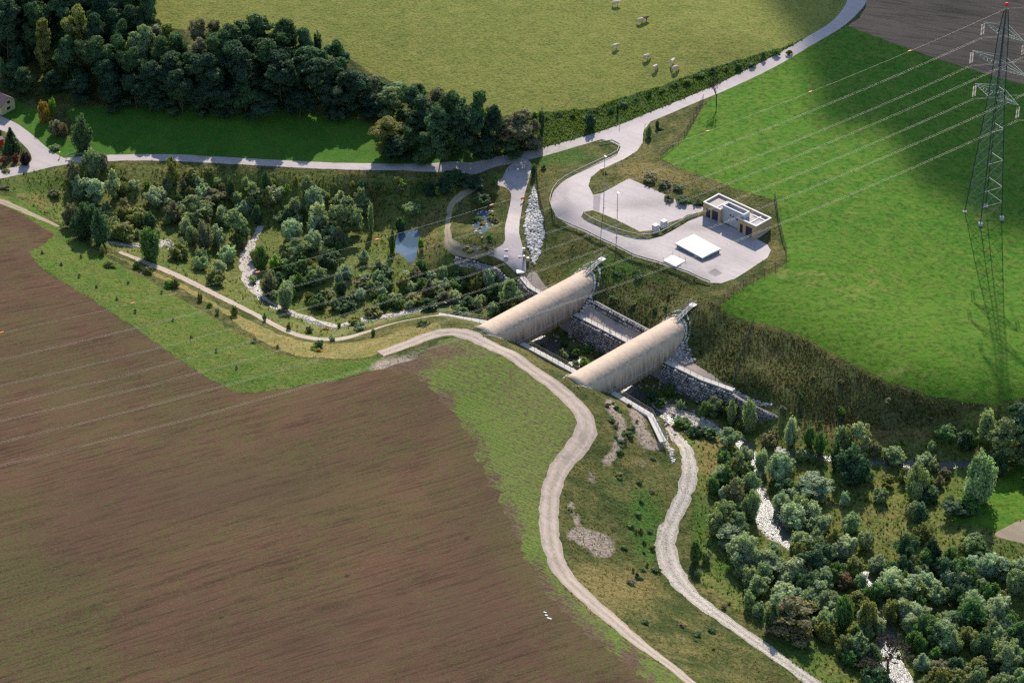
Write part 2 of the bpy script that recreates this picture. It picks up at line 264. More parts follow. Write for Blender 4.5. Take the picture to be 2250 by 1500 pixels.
def mat_tube():
    b=NB('tunnel concrete'); tc=b.n('ShaderNodeTexCoord'); sx=b.n('ShaderNodeSeparateXYZ'); b.l(tc.outputs['Object'],sx.inputs[0])
    def nz(sc,v,d=5): 
        mp=b.n('ShaderNodeMapping'); mp.inputs['Scale'].default_value=v; b.l(tc.outputs['Object'],mp.inputs[0]); return b.noise(sc,d,.65,mp.outputs[0])
    n1=nz(.25,(1,1,1)); n2=nz(1.3,(1,1,1)); st=nz(1.1,(.3,1.6,.16)); 
    c=b.mix(b.ramp(n1,.35,.65),(.70,.50,.345),(.59,.445,.32)); c=b.mix(b.ramp(n2,.42,.75,0,.4),c,(.30,.24,.19))
    low=b.ramp(sx.outputs[2],5.2,2.6); c=b.mix(b.math('MULTIPLY',low,b.ramp(st,.43,.60,0,.78)),c,(.17,.135,.11)); c=b.mix(b.math('MULTIPLY',low,.30),c,(.30,.25,.22)); c=b.mix(b.math('MULTIPLY',low,b.ramp(st,.5,.38,0,.35)),c,(.52,.47,.42))  # streak stains, plus shade of the sunless lower walls put into the colour
    sea=b.n('ShaderNodeTexWave'); sea.wave_type='BANDS'; sea.bands_direction='Y'; sea.inputs['Scale'].default_value=.2/3.1; b.l(tc.outputs['Object'],sea.inputs[0])
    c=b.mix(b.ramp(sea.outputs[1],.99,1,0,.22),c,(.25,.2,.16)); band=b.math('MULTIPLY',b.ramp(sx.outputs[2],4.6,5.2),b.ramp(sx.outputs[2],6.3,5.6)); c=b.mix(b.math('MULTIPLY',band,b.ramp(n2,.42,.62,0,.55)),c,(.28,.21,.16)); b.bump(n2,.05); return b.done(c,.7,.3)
M['tube']=mat_tube()
M['steel']=mat_plain('galvanised steel',(.36,.37,.38),.55,.5,.4); M['rail']=mat_plain('dark railing steel',(.16,.16,.16),.5,.5,.6); M['darksteel']=mat_plain('dark steel',(.05,.052,.055),.6,.4,.3)
M['railsteel']=mat_plain('dull rail steel',(.22,.22,.22),.6,.4,.3); M['stairsteel']=mat_plain('grey stair steel',(.2,.2,.21),.6,.4,.3); M['pylon']=mat_plain('weathered pylon steel',(.22,.25,.23),.6,.4,.3); M['wire']=mat_plain('aluminium cable',(.23,.22,.19),.45,.5,.3)
M['ins']=mat_plain('brown glass insulator',(.06,.045,.04),.3,.5); M['red']=mat_plain('red marker plastic',(.75,.03,.012),.4,.4); M['orange']=mat_plain('orange marker',(.8,.16,.04),.5,.3)
M['tan']=mat_plain('tan render',(.44,.30,.17),.85,.2,0,.1,.8); M['greyc']=mat_plain('grey cast concrete',(.40,.40,.42),.85,.2,0,.15,.9); M['whitec']=mat_plain('white coping',(.72,.69,.68),.7,.3,0,.06)
M['roofgravel']=mat_plain('pale roof gravel',(.50,.44,.40),.9,.2,0,.15,5); M['door']=mat_plain('dark blue door',(.02,.027,.045),.5,.4); M['white']=mat_plain('white painted metal',(.5,.5,.52),.55,.4,0,.04); M['whitemat']=mat_plain('white sheet',(.82,.82,.81),.6,.3,0,.03)
M['cladding']=mat_plain('grey side panel',(.16,.165,.18),.6,.3); M['glass']=mat_plain('window glass',(.02,.025,.03),.15,.6); M['yellow']=mat_plain('yellow render',(.55,.47,.24),.85,.2,0,.08); M['rooftile']=mat_plain('plum roof tiles',(.19,.12,.12),.8,.2,0,.25,3)
M['wood']=mat_plain('brown timber',(.16,.09,.05),.85,.2,0,.3,3); M['bark']=mat_plain('bark',(.09,.07,.055),.9,.1,0,.3,4); M['yellowp']=mat_plain('yellow plastic',(.7,.55,.05),.5,.3)
def mat_leaf(name):
    b=NB(name); oi=b.n('ShaderNodeObjectInfo'); at=b.attr('shade'); c=b.mix(1.0,oi.outputs['Color'],at.outputs['Color'],'MULTIPLY')
    g=b.noise(.6,3,.6); c=b.mix(b.ramp(g,.35,.65,0,.35),c,b.mix(.5,c,(.16,.15,.05)))
    out=b.t.nodes['Material Output']; b.t.nodes.remove(b.b)
    d=b.n('ShaderNodeBsdfDiffuse'); tr=b.n('ShaderNodeBsdfTranslucent'); gl=b.n('ShaderNodeBsdfGlossy'); gl.inputs['Roughness'].default_value=.5; gl.inputs['Color'].default_value=(.7,.75,.75,1)
    b.l(c,d.inputs[0]); b.l(b.mix(1.0,c,(1.25,1.35,.75),'MULTIPLY'),tr.inputs[0])
    m1=b.n('ShaderNodeMixShader'); m1.inputs[0].default_value=.5; b.l(d.outputs[0],m1.inputs[1]); b.l(tr.outputs[0],m1.inputs[2])
    m2=b.n('ShaderNodeMixShader'); m2.inputs[0].default_value=.02; b.l(m1.outputs[0],m2.inputs[1]); b.l(gl.outputs[0],m2.inputs[2]); b.l(m2.outputs[0],out.inputs[0]); return b.m
M['leaf']=mat_leaf('foliage')
def mat_tuft():
    b=NB('grass blades'); at=b.attr('shade'); out=b.t.nodes['Material Output']; b.t.nodes.remove(b.b); d=b.n('ShaderNodeBsdfDiffuse'); tr=b.n('ShaderNodeBsdfTranslucent'); m=b.n('ShaderNodeMixShader'); m.inputs[0].default_value=.5
    b.l(at.outputs['Color'],d.inputs[0]); b.l(b.mix(1.0,at.outputs['Color'],(1.2,1.25,.8),'MULTIPLY'),tr.inputs[0]); b.l(d.outputs[0],m.inputs[1]); b.l(tr.outputs[0],m.inputs[2]); b.l(m.outputs[0],out.inputs[0]); return b.m
M['tuft']=mat_tuft()
M['hide']=mat_plain('cream hide',(.62,.50,.38),.85,.1,0,.1); M['hided']=mat_plain('brown hide',(.22,.13,.08),.85,.1,0,.1)
#PART2
# ---------------- terrain regions (later ones lie on earlier ones) ----------------
def densify(P,step):
    out=[]
    for i in range(len(P)):
        a=np.array(P[i]);b=np.array(P[(i+1)%len(P)]); k=max(1,int(np.ceil(np.linalg.norm(b-a)/step)))
        out+=[a+(b-a)*j/k for j in range(k)]
    return np.array(out)
def catmull(P,closed=True,sub=6):
    P=np.array(P,float); n=len(P); out=[]
    for i in range(n if closed else n-1):
        if closed: p0,p1,p2,p3=P[i-1],P[i],P[(i+1)%n],P[(i+2)%n]
        else: p0,p1,p2,p3=P[max(i-1,0)],P[i],P[i+1],P[min(i+2,n-1)]
        k=max(2,min(40,int(np.linalg.norm(p2-p1)/1.3)))
        for j in range(k):
            t=j/k; out.append(.5*((2*p1)+(-p0+p2)*t+(2*p0-5*p1+4*p2-p3)*t*t+(-p0+3*p1-3*p2+p3)*t**3))
    if not closed: out.append(P[-1])
    return np.array(out)
RNG=np.random.default_rng(7)
def wob(P,amp,seed):
    if amp<=0: return P
    x,y=P[:,0],P[:,1]; s=seed*1.7
    f=lambda k,q: np.sin(x*k+s+q)*np.cos(y*k*1.13+s*.7-q)
    return P+amp*np.stack([f(.9,0)+.7*f(2.3,1)+.4*f(5.1,2),f(1.0,3)+.7*f(2.1,4)+.4*f(4.7,5)],-1)
def ppx(px): p=np.array(px,float); return T(p[:,0],p[:,1])[:,:2]
def pip(P,X,Y):
    ins=np.zeros(len(X),bool); x0,y0=P.min(0); x1,y1=P.max(0); idx=np.where((X>=x0)&(X<=x1)&(Y>=y0)&(Y<=y1))[0]
    if len(idx)==0: return ins
    x=X[idx];y=Y[idx];r=np.zeros(len(idx),bool); j=len(P)-1
    for i in range(len(P)):
        xi,yi=P[i];xj,yj=P[j]
        if yi!=yj: c=((yi>y)!=(yj>y))&(x<(xj-xi)*(y-yi)/(yj-yi)+xi); r^=c
        j=i
    ins[idx]=r; return ins
REG=[]; RUTS=[]
def reg(name,mat,px,smooth=True,amp=0.0,label=None,cat=None,world=None):
    P=np.array(world) if world is not None else ppx(px)
    P=catmull(P) if smooth else densify(P,1.4)
    P=wob(P,amp,len(REG)); REG.append((name,mat,P,label,cat)); return P
def ribbon(name,mat,px,wd,amp=0.0,label=None,cat=None,merge=None):
    C=ppx(px); 
    W=np.array(wd if isinstance(wd,(list,tuple)) else [wd]*len(px),float)
    CW=catmull(np.column_stack([C,W]),False); C=CW[:,:2]; W=CW[:,2]
    d=np.gradient(C,axis=0); d/=np.linalg.norm(d,axis=1)[:,None]; nn=np.stack([-d[:,1],d[:,0]],-1)
    P=np.concatenate([C+nn*W[:,None]/2,(C-nn*W[:,None]/2)[::-1]]); P=wob(P,amp,len(REG)); REG.append((name,mat,P,label,cat))
    if name in('gravel_track','cobble_path','footpath'): RUTS.extend([(C,0),(C+nn*W[:,None]*.25,1),(C-nn*W[:,None]*.25,1),(C+nn*W[:,None]*.44,0),(C-nn*W[:,None]*.44,0)])
    return C
reg('basin_ground','basin',[(0,400),(60,378),(200,360),(350,366),(600,380),(900,386),(1080,378),(1110,395),(1085,405),(1010,440),(985,520),(1000,565),(1090,585),(1140,615),(1195,652),(1250,690),(1400,765),(1480,800),(1600,870),(1720,900),(1900,960),(2060,960),(2150,900),(2400,850),(2500,1200),(2500,1700),(1850,1600),(1700,1400),(1540,1270),(1530,1100),(1500,960),(1440,900),(1360,850),(1150,750),(1080,705),(960,685),(850,705),(720,745),(600,705),(400,605),(270,555),(150,500),(60,440)],amp=.5,label='overgrown herb and bramble ground of the two stream basins',cat='scrub ground')
MEADOW=reg('meadow','meadow',[(-400,-260),(280,-60),(330,55),(560,90),(760,120),(810,160),(900,190),(1085,255),(1200,248),(1300,240),(1400,207),(1500,174),(1560,152),(1640,130),(1720,106),(1790,78),(1845,42),(1868,10),(1880,-100),(1900,-300),(700,-500)],False,.3,'wide olive pasture with grazing cattle above the road','meadow')
reg('nettle_verge','verge',[(1080,262),(1200,246),(1300,238),(1400,205),(1500,172),(1560,150),(1640,128),(1720,104),(1790,76),(1845,40),(1868,8),(1880,-60),(1890,-40),(1860,40),(1790,90),(1700,140),(1620,178),(1500,232),(1370,284),(1220,330),(1080,350),(1040,330)],False,.25,'strip of dark tall nettles between the pasture and the road','verge')
reg('lawn','lawn',[(215,338),(195,300),(150,240),(300,235),(700,250),(900,290),(1050,320),(1080,352),(900,362),(600,352),(350,343)],True,.2,'shaded green grass between the road and the dark wood','grass')
reg('garden_grass','lawn',[(-60,310),(-60,250),(28,262),(60,295),(100,330),(140,352),(200,345),(150,300),(95,255),(60,230),(-60,190)],False,.15,'bright lawn strips around the house drive','grass')
reg('far_field','farplough',[(1888,40),(1862,57),(1960,97),(2060,132),(2160,162),(2260,194),(2500,270),(2700,100),(2500,-300),(1900,-300),(1895,-50),(1905,10)],False,.2,'bare brown ploughed field beyond the pylon','field')
GRASSF=reg('grass_field','grassfield',[(1862,57),(1800,92),(1720,130),(1640,172),(1580,205),(1553,225),(1535,255),(1505,300),(1450,347),(1490,368),(1560,393),(1640,422),(1702,438),(1712,500),(1730,560),(1728,576),(1640,628),(1573,680),(1640,702),(1700,716),(1760,737),(1830,777),(1900,812),(1960,842),(2040,868),(2120,884),(2180,888),(2250,872),(2500,850),(2700,500),(2500,262),(2260,190),(2160,160),(2060,130),(1960,95)],False,.22,'large vivid green grass field under the pylon','field')
reg('side_field','grassfield',[(2078,1140),(2130,1152),(2190,1164),(2230,1150),(2320,1100),(2400,1000),(2330,960),(2260,1000),(2200,1055),(2140,1110)],True,.2,'small bright green field corner behind the big willows','field')
reg('sand_patch','dirt',[(2185,1172),(2250,1140),(2330,1110),(2400,1180),(2320,1215),(2240,1192)],True,.2,'bare sandy corner beside the small field','bare soil')
PLOUGH=reg('ploughed_field','plough',[(-60,430),(0,450),(55,475),(118,515),(95,540),(62,552),(90,592),(190,652),(300,722),(380,782),(450,827),(520,862),(560,864),(640,851),(740,836),(830,812),(905,795),(985,760),(1100,800),(1200,880),(1250,930),(1230,1000),(1180,1100),(1190,1250),(1260,1360),(1400,1460),(1520,1560),(1650,1700),(1400,1900),(-500,1900),(-500,400)],False,.22,'broad brown ploughed field with sparse green sprouts','field')
reg('crop_field','crop',[(838,812),(905,788),(950,762),(985,742),(1030,744),(1080,768),(1150,808),(1200,843),(1235,870),(1262,900),(1272,932),(1250,982),(1214,1030),(1196,1080),(1192,1140),(1197,1200),(1226,1276),(1290,1338),(1350,1385),(1430,1440),(1520,1510),(1620,1600),(1520,1600),(1420,1500),(1330,1420),(1260,1365),(1200,1300),(1160,1235),(1135,1180),(1105,1110),(1075,1055),(1055,1005),(1018,935),(975,885),(930,840),(890,815)],True,.7,'green sown wedge of the field along the gravel track','field')
reg('grass_bank','bank',[(-60,425),(60,440),(130,500),(200,545),(300,600),(420,670),(520,730),(600,775),(680,790),(780,792),(840,785),(850,800),(835,810),(740,834),(640,849),(560,862),(520,860),(450,825),(380,780),(300,720),(190,650),(92,590),(64,552),(95,540),(120,515),(58,473),(-60,436)],False,.3,'mown green bank along the edge of the ploughed field','grass bank')
reg('dry_bank','drybank',[(215,545),(300,580),(420,635),(520,690),(620,735),(700,755),(800,748),(900,720),(960,712),(960,728),(900,752),(845,775),(780,787),(690,785),(610,768),(530,715),(430,650),(310,590)],True,.5,'yellowed dry grass bank above the footpath','grass bank')
reg('heath_slope','darkslope',[(1335,580),(1400,600),(1480,635),(1560,660),(1600,695),(1680,720),(1760,745),(1830,785),(1900,820),(1960,850),(2040,876),(2110,890),(2080,925),(1990,940),(1890,945),(1800,930),(1700,895),(1640,872),(1560,835),(1500,790),(1520,700),(1490,680),(1440,715),(1380,700),(1300,655),(1320,600)],True,.4,'dark heathy slope below the green field','slope')
ribbon('footpath','dirt',[(-60,428),(0,442),(50,462),(100,484),(128,497)],[2.2,2.2,2.0,1.6,.8],.18,'sandy field path in front of the left basin','path')
ribbon('footpath','gravel',[(262,553),(330,580),(400,610),(480,650),(560,690),(620,722),(680,742),(740,745),(785,735),(850,714),(920,698),(965,692)],[1.2,1.9,2.0,2.0,2.0,2.1,2.2,2.2,1.8,1.2,1.2,1.9],.12,'narrow gravel footpath curving along the left basin','path')
ribbon('gravel_track','gravel',[(836,777),(900,754),(950,735),(990,729),(1040,739),(1100,768),(1160,806),(1212,842),(1252,876),(1283,912),(1288,945),(1265,985),(1235,1020),(1213,1070),(1206,1130),(1211,1190),(1235,1256),(1290,1313),(1350,1365),(1400,1408),(1470,1460),(1560,1530)],[3.2,3.3,3.3,3.2,3.2,3.3,3.3,3.4,3.6,3.9,4.2,4.2,3.9,3.7,3.7,3.7,3.6,3.4,3.2,2.8,2.2,2.0],.16,'pink gravel field track curving around the ploughed field','track')
ribbon('cobble_path','cobble',[(1466,935),(1500,975),(1516,1030),(1502,1090),(1478,1140),(1463,1190),(1474,1245),(1505,1292),(1560,1338),(1630,1388),(1700,1437),(1800,1512)],[1.6,2.6,3.2,3.1,3.0,4.0,4.6,4.0,2.9,2.9,2.9,2.9],.22,'pale cobbled path running down to the lower right','path')
ROADC=ribbon('road','asphalt',[(-80,402),(0,383),(60,370),(130,356),(200,349),(280,346),(350,346),(450,350),(600,358),(750,364.5),(900,367),(1000,365),(1080,357),(1150,344),(1220,327),(1300,304),(1370,281),(1430,257),(1500,228),(1560,203),(1620,176),(1700,136),(1780,90),(1840,53),(1872,20),(1885,-5),(1895,-50)],[4,3.8,3.6,3.2,3,3,3,3,3,3,3.1,3.2,3.4,3.6,3.4,3.4,3.4,3.4,3.4,3.4,3.4,3.4,3.4,3.5,4.2,5,5],.06,'pale country road crossing the whole valley','road')
reg('side_road','asphalt',[(148,353),(110,330),(75,300),(38,272),(0,255),(-60,230),(-60,262),(0,285),(30,300),(62,330),(70,352),(60,366),(110,362)],True,.04,'pale drive from the road up to the yellow house','road')
reg('access_road','concyard',[(1310,302),(1345,312),(1364,322),(1356,338),(1300,365),(1240,396),(1216,420),(1208,447),(1220,475),(1250,495),(1300,517),(1360,546),(1440,576),(1512,600),(1560,621),(1585,622),(1615,612),(1655,586),(1686,566),(1694,550),(1686,537),(1640,512),(1547,474),(1520,481),(1490,500),(1455,519),(1425,525),(1400,524),(1360,514),(1310,495),(1277,477),(1282,466),(1304,462),(1303,428),(1293,408),(1298,390),(1316,375),(1370,350),(1400,331),(1412,312),(1415,287),(1432,263),(1360,285)],False,.03,'pale asphalt yard and curved approach road above the tunnels','yard')
reg('parking_area','concyard',[(1303,428),(1321,425),(1381,392),(1440,418),(1502,447),(1545,455),(1545,464),(1510,472),(1500,479),(1470,489),(1428,506),(1406,509),(1318,467),(1303,462)],False,.03,'square pale parking area beside the technical building','yard')
reg('asphalt_strip','darkstrip',[(1304,429),(1320,426),(1317,466),(1303,461)],False,0,'darker asphalt strip at the parking area entrance','road')
reg('asphalt_patch','darkstrip',[(1555,598),(1571,590),(1588,600),(1572,608)],False,.02,'small darker patch in the yard asphalt','road')
reg('access_lane','concyard',[(1117,366),(1104,390),(1088,405),(1107,410),(1120,420),(1123,435),(1116,470),(1109,505),(1110,528),(1098,541),(1078,548),(1045,550),(1048,558),(1085,564),(1112,578),(1130,596),(1144,603),(1156,597),(1154,570),(1148,540),(1141,512),(1143,480),(1152,430),(1162,395),(1168,360),(1150,350)],True,.03,'pale service lane dropping to the tunnel walkways','road')
ribbon('footpath','dirt',[(1085,549),(1048,554),(1010,549),(990,538),(984,520),(984,490),(990,455),(1004,436),(1030,420),(1060,407)],[1.6,2.2,2.2,2.2,1.5,1.2,1.4,2.4,1.8,1.0],.15,'dirt loop path around the small pond','path')
reg('bench_path','gravel',None,False,.05,'gravel bench between the stone rows above the walkway','path',world=[L2(a,t) for a,t in [(2.2,17.6),(21,17.7),(21,20.6),(2.2,20.6)]])
reg('bench_path','gravel',None,True,.1,'gravel bench beside the right tunnel walkway','path',world=[L2(a,t) for a,t in [(28.3,17.7),(38,18),(46,19.5),(40,20),(35,20.4),(28.3,21.2)]])
reg('bench_path','gravel',None,True,.1,'gravel strip by the walkway left of the tunnels','path',world=[L2(a,t) for a,t in [(-15.8,20),(-11,18.5),(-5.3,18.2),(-5.3,19.6),(-10,20.2),(-15,22)]])
STREAMPX=[(572,498),(556,530),(540,565),(546,600),(556,630),(590,662),(650,690),(700,708),(740,716),(790,704),(860,692),(930,676),(1010,665),(1080,672)]
ribbon('gravel_bed','cobble',STREAMPX,[1.,1.8,2.6,3.4,3.2,1.2,2.0,3.6,3.8,2.0,2.4,2.0,2.0,2.4],.45,'white gravel stream bed through the left basin','stream bed')
ribbon('gravel_bed','cobble',[(380,548),(365,532),(345,538),(300,540),(235,532)],[2,3,3,2,1.6],.4,'pale gravel bed glimpsed between the left basin willows','stream bed')
SW=ribbon('stream','stream',[(560,600),(575,660),(650,694),(700,712),(735,722),(775,712),(850,698),(930,680),(1010,668),(1080,676)],[1.3,1.0,1.2,2.0,2.6,1.8,1.2,1.3,1.4,1.5],.25,'shallow stream through the left basin','stream')
reg('stream','stream',None,False,.2,'dark stream water under the two tunnels','stream',world=[L2(a,t) for a,t in [(-8,12),(0,12.5),(10,11),(20,11.5),(30,11),(40,9.5),(40,6.5),(30,8),(20,8),(10,7.5),(0,8.5),(-8,8)]])
ribbon('gravel_bed','cobble',[(1440,880),(1490,906),(1560,940),(1600,958)],[2.5,3.4,3.6,2],.4,'stony stream bed just below the right tunnel','stream bed')
RS=[(1600,952),(1640,985),(1655,1040),(1672,1100),(1692,1150),(1725,1182),(1780,1215),(1850,1240),(1900,1262)]
ribbon('gravel_bed','cobble',RS,[2.4,3,2.6,3.6,6,4.5,3,2,2],.45,'gravel banks of the stream in the right basin','stream bed')
ribbon('stream','stream',RS,[2,2.6,2.0,3,5,3.6,2.6,2,2],.3,'glinting stream between the right basin willows','stream')
ribbon('stream','stream',[(1900,1262),(1930,1330),(1950,1400),(1950,1450),(1990,1520),(2000,1600)],[2,2.4,3,5.5,5,5],.3,'bright water patch near the bottom of the right basin','stream')
ribbon('stream','stream',[(1700,985),(1800,1005),(1900,1012),(1990,1020),(2090,1022),(2200,1010)],[1.2,1.4,1.6,1.8,1.8,1.5],.2,'thin side stream across the upper right basin','stream')
reg('pool','pond',[(2228,1375),(2260,1368),(2330,1400),(2320,1450),(2240,1415)],True,.2,'small pool at the right edge of the basin','pond')
reg('pond','pond',[(874,512),(900,505),(922,506),(919,530),(916,558),(906,577),(893,572),(884,560),(869,555),(868,530)],True,.15,'blue grey pond in the left basin','pond')
reg('pool','pond',[(1052,470),(1062,462),(1080,468),(1078,485),(1074,502),(1064,512),(1046,508),(1042,492)],True,.15,'tiny rock rimmed garden pond inside the loop path','pond')
# ---- mesh everything in one constrained triangulation ----
V=[]; E=[]
def addloop(P,closed=True):
    b=len(V); V.extend([tuple(p) for p in P]); n=len(P); E.extend([(b+i,b+(i+1)%n) for i in range(n if closed else n-1)])
for r in REG: addloop(r[2])
RIDX={}
for P_l,ch in RUTS:
    for q in range(len(P_l)): RIDX[len(V)+q]=ch
    addloop(P_l,False)
_f=ppx([(x,y) for x in range(1235,1470,7) for y in range(875,1265,5)]); V.extend([tuple(q) for q in (_f+RNG.uniform(-.15,.15,_f.shape)).tolist()])
aa=np.arange(-17.5,48,1.0)
for tt,AX,off in ((NEAR_T,NEAR_A,.06),(NEAR_T,NEAR_A,-.28),(FAR_T,FAR_A,-.06),(FAR_T,FAR_A,.28)):
    t=np.interp(aa,AX,tt)+off; addloop(np.stack([(aa+t)/S2,(t-aa)/S2],-1),False)
gx,gy=np.meshgrid(np.arange(-175,175,1.7),np.arange(-150,235,1.7)); gx=gx.ravel()+RNG.uniform(-.4,.4,gx.size); gy=gy.ravel()+RNG.uniform(-.4,.4,gy.size)
V.extend(zip(gx.tolist(),gy.tolist()))
fx,fy=np.meshgrid(np.arange(-600,601,25.),np.arange(-600,701,25.)); k=(np.abs(fx)>180)|(fy<-160)|(fy>245); V.extend(zip((fx[k]+RNG.uniform(-3,3,k.sum())).tolist(),(fy[k]+RNG.uniform(-3,3,k.sum())).tolist()))
fx,fy=np.meshgrid(np.arange(-6000,6001,400.),np.arange(-6000,6001,400.)); k=(np.abs(fx)>700)|(np.abs(fy)>800); V.extend(zip(fx[k].tolist(),fy[k].tolist()))
res=delaunay_2d_cdt([Vector(v) for v in V],E,[],0,1e-3,True)
TV=np.array([(v.x,v.y) for v in res[0]]); TF=np.array([f for f in res[2] if len(f)==3],dtype=np.int32)
TZ=H(TV[:,0],TV[:,1])
v=TV[TF]; ar=(v[:,1,0]-v[:,0,0])*(v[:,2,1]-v[:,0,1])-(v[:,1,1]-v[:,0,1])*(v[:,2,0]-v[:,0,0]); TF[ar<0]=TF[ar<0][:,::-1]; TF=TF[np.abs(ar)>1e-6]
cx,cy=TV[TF].mean(1).T
RID=np.full(len(TF),-1)
for i,r in enumerate(REG): RID[pip(r[2],cx,cy)]=i
def region_at(X,Y):
    o=np.full(len(X),-1)
    for i,r in enumerate(REG): o[pip(r[2],X,Y)]=i
    return o
# sink water a little, raise nothing else
watn=[i for i,r in enumerate(REG) if r[0] in('stream','pond','pool')]
# surface pattern mask, authored where the photograph shows greener / drier / barer ground   (x,y,rx,ry,channel,amount)
BL=[(60,1390,150,110,0,.8),(150,1480,120,60,0,.8),(20,1230,80,80,0,.5),(500,1000,330,130,0,.22),(560,830,200,60,0,.12),(880,1000,300,110,0,.15),(700,1120,260,120,0,.22),(330,880,240,110,0,.2),(150,820,140,110,0,.22),(300,1280,240,60,0,.15),(1300,1440,100,50,0,.35),(830,800,40,20,0,.7),(0,620,200,120,0,.15),
 (420,1080,130,60,1,.6),(200,1150,110,90,1,.5),(620,1070,140,50,1,.4),(700,1400,250,80,1,.35),(1060,1150,60,160,1,.4),(700,900,200,60,1,.0),(1000,1350,200,70,1,.4),(960,880,60,60,1,.5),
 *[(x,y,26,26,2,.75) for x,y in [(838,812),(885,812),(930,840),(975,885),(1018,935),(1040,970),(1058,1005),(1075,1055),(1105,1110),(1120,1145),(1135,1180),(1160,1235),(1180,1270),(1200,1300),(1230,1333),(1260,1365),(1295,1393),(1330,1420),(1380,1455),(1430,1500)]],*[(x-10,y+6,45,45,0,.6) for x,y in [(930,840),(1018,935),(1058,1005),(1105,1110),(1135,1180),(1160,1235),(1200,1300),(1260,1365),(1330,1420),(1430,1500)]],(905,800,50,16,2,.6),(960,770,60,14,2,.4),(1100,1150,0.1,0.1,0,0),(1320,1440,120,50,2,.3),
 (1300,560,90,60,0,.25),(1230,350,80,30,0,.4),(1270,340,80,20,0,.3),(1390,370,50,20,1,.6),(1440,380,40,20,1,.7),(1480,390,30,15,1,.8),(1550,400,60,14,1,.5),(1420,300,40,30,1,.3),(1500,260,50,50,1,.35),(1340,400,50,20,1,.3),(1640,430,60,14,1,.3),
 (1400,620,90,50,0,.45),(1340,590,60,30,0,.4),(1700,560,25,60,1,.5),(1640,800,120,30,1,.3),(1620,830,60,20,0,.5),(1900,960,120,25,1,.5),(1800,940,60,20,1,.5),(2000,950,100,20,1,.4),(1680,870,60,25,0,.4),(1770,960,40,30,1,.4),
 (1560,1010,40,60,1,.8),(1580,960,40,40,1,.6),(1540,1150,30,90,0,.7),(1420,1120,50,70,0,.7),(1430,1200,40,60,0,.6),(1400,1290,80,60,1,.7),(1290,1280,50,60,1,.7),(1300,1380,80,40,1,.4),(1480,1390,60,30,1,.3),(1600,1250,40,40,0,.6),(1560,1300,40,30,1,.4),(1700,1420,60,30,0,.6),(1780,1450,50,40,0,.6),(1640,1350,40,30,1,.5),(1330,1050,50,80,0,.35),(1240,1090,10,40,2,.0),(1405,1010,30,30,2,.35),(1500,1440,80,25,1,.4),
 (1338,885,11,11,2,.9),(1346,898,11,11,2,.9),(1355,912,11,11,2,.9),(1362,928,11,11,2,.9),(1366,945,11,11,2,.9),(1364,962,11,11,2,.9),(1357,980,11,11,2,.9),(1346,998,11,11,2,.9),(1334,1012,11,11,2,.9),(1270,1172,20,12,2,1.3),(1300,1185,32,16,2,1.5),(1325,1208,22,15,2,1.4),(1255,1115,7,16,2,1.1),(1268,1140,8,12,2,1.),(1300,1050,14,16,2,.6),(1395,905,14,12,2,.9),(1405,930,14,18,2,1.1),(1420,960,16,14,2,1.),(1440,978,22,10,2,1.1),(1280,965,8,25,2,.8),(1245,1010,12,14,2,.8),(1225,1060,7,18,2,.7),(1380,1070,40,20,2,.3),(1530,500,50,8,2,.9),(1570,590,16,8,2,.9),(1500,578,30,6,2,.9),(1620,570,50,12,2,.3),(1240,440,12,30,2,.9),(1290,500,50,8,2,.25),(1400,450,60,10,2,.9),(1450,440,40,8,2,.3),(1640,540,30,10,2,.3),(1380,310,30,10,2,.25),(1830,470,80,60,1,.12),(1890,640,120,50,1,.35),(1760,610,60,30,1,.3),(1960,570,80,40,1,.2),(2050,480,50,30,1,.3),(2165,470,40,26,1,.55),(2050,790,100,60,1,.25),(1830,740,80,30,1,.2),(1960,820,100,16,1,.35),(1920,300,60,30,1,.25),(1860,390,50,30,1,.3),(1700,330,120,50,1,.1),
 (1120,150,200,60,0,.2),(1500,60,120,40,0,.25),(700,60,120,30,0,.15),(1000,40,160,40,0,.2),(1300,220,150,20,1,.15),
 (780,420,50,60,1,.4),(830,430,50,60,1,.35),(950,600,40,60,1,.5),(960,470,50,60,1,.5),(930,520,30,50,1,.5),(550,375,200,8,1,.5),(250,360,150,8,1,.4),(90,440,60,25,1,.5),(100,400,80,15,0,.5),(60,420,60,10,0,.4),(745,620,50,14,2,.5),(740,615,80,20,1,.4),(600,700,60,20,1,.4),(330,600,60,20,1,.5),(870,720,60,12,1,.5),(800,740,60,10,1,.4),
 (1030,480,20,60,1,.4),(1060,530,40,20,1,.2),(1090,470,20,40,0,.3),(1000,400,50,20,0,.3),(1190,350,20,20,0,.3),(1230,600,40,30,0,.3),(1170,400,8,80,1,.5),(740,330,50,12,0,.6),(1990,1130,60,40,1,.5),(1880,1140,60,50,1,.4),(1820,1080,30,60,1,.4),(2000,1090,40,30,0,.4),(2130,1180,60,14,1,.5),(2100,970,80,30,0,.4)]
px_,py_=project(TV[:,0],TV[:,1],TZ)
MASK=np.zeros((len(TV),4),np.float32); MASK[:,3]=1
for bx,by,rx,ry,ch,am in BL: MASK[:,ch]+=am*np.exp(-(((px_-bx)/rx)**2+((py_-by)/ry)**2)*.9)
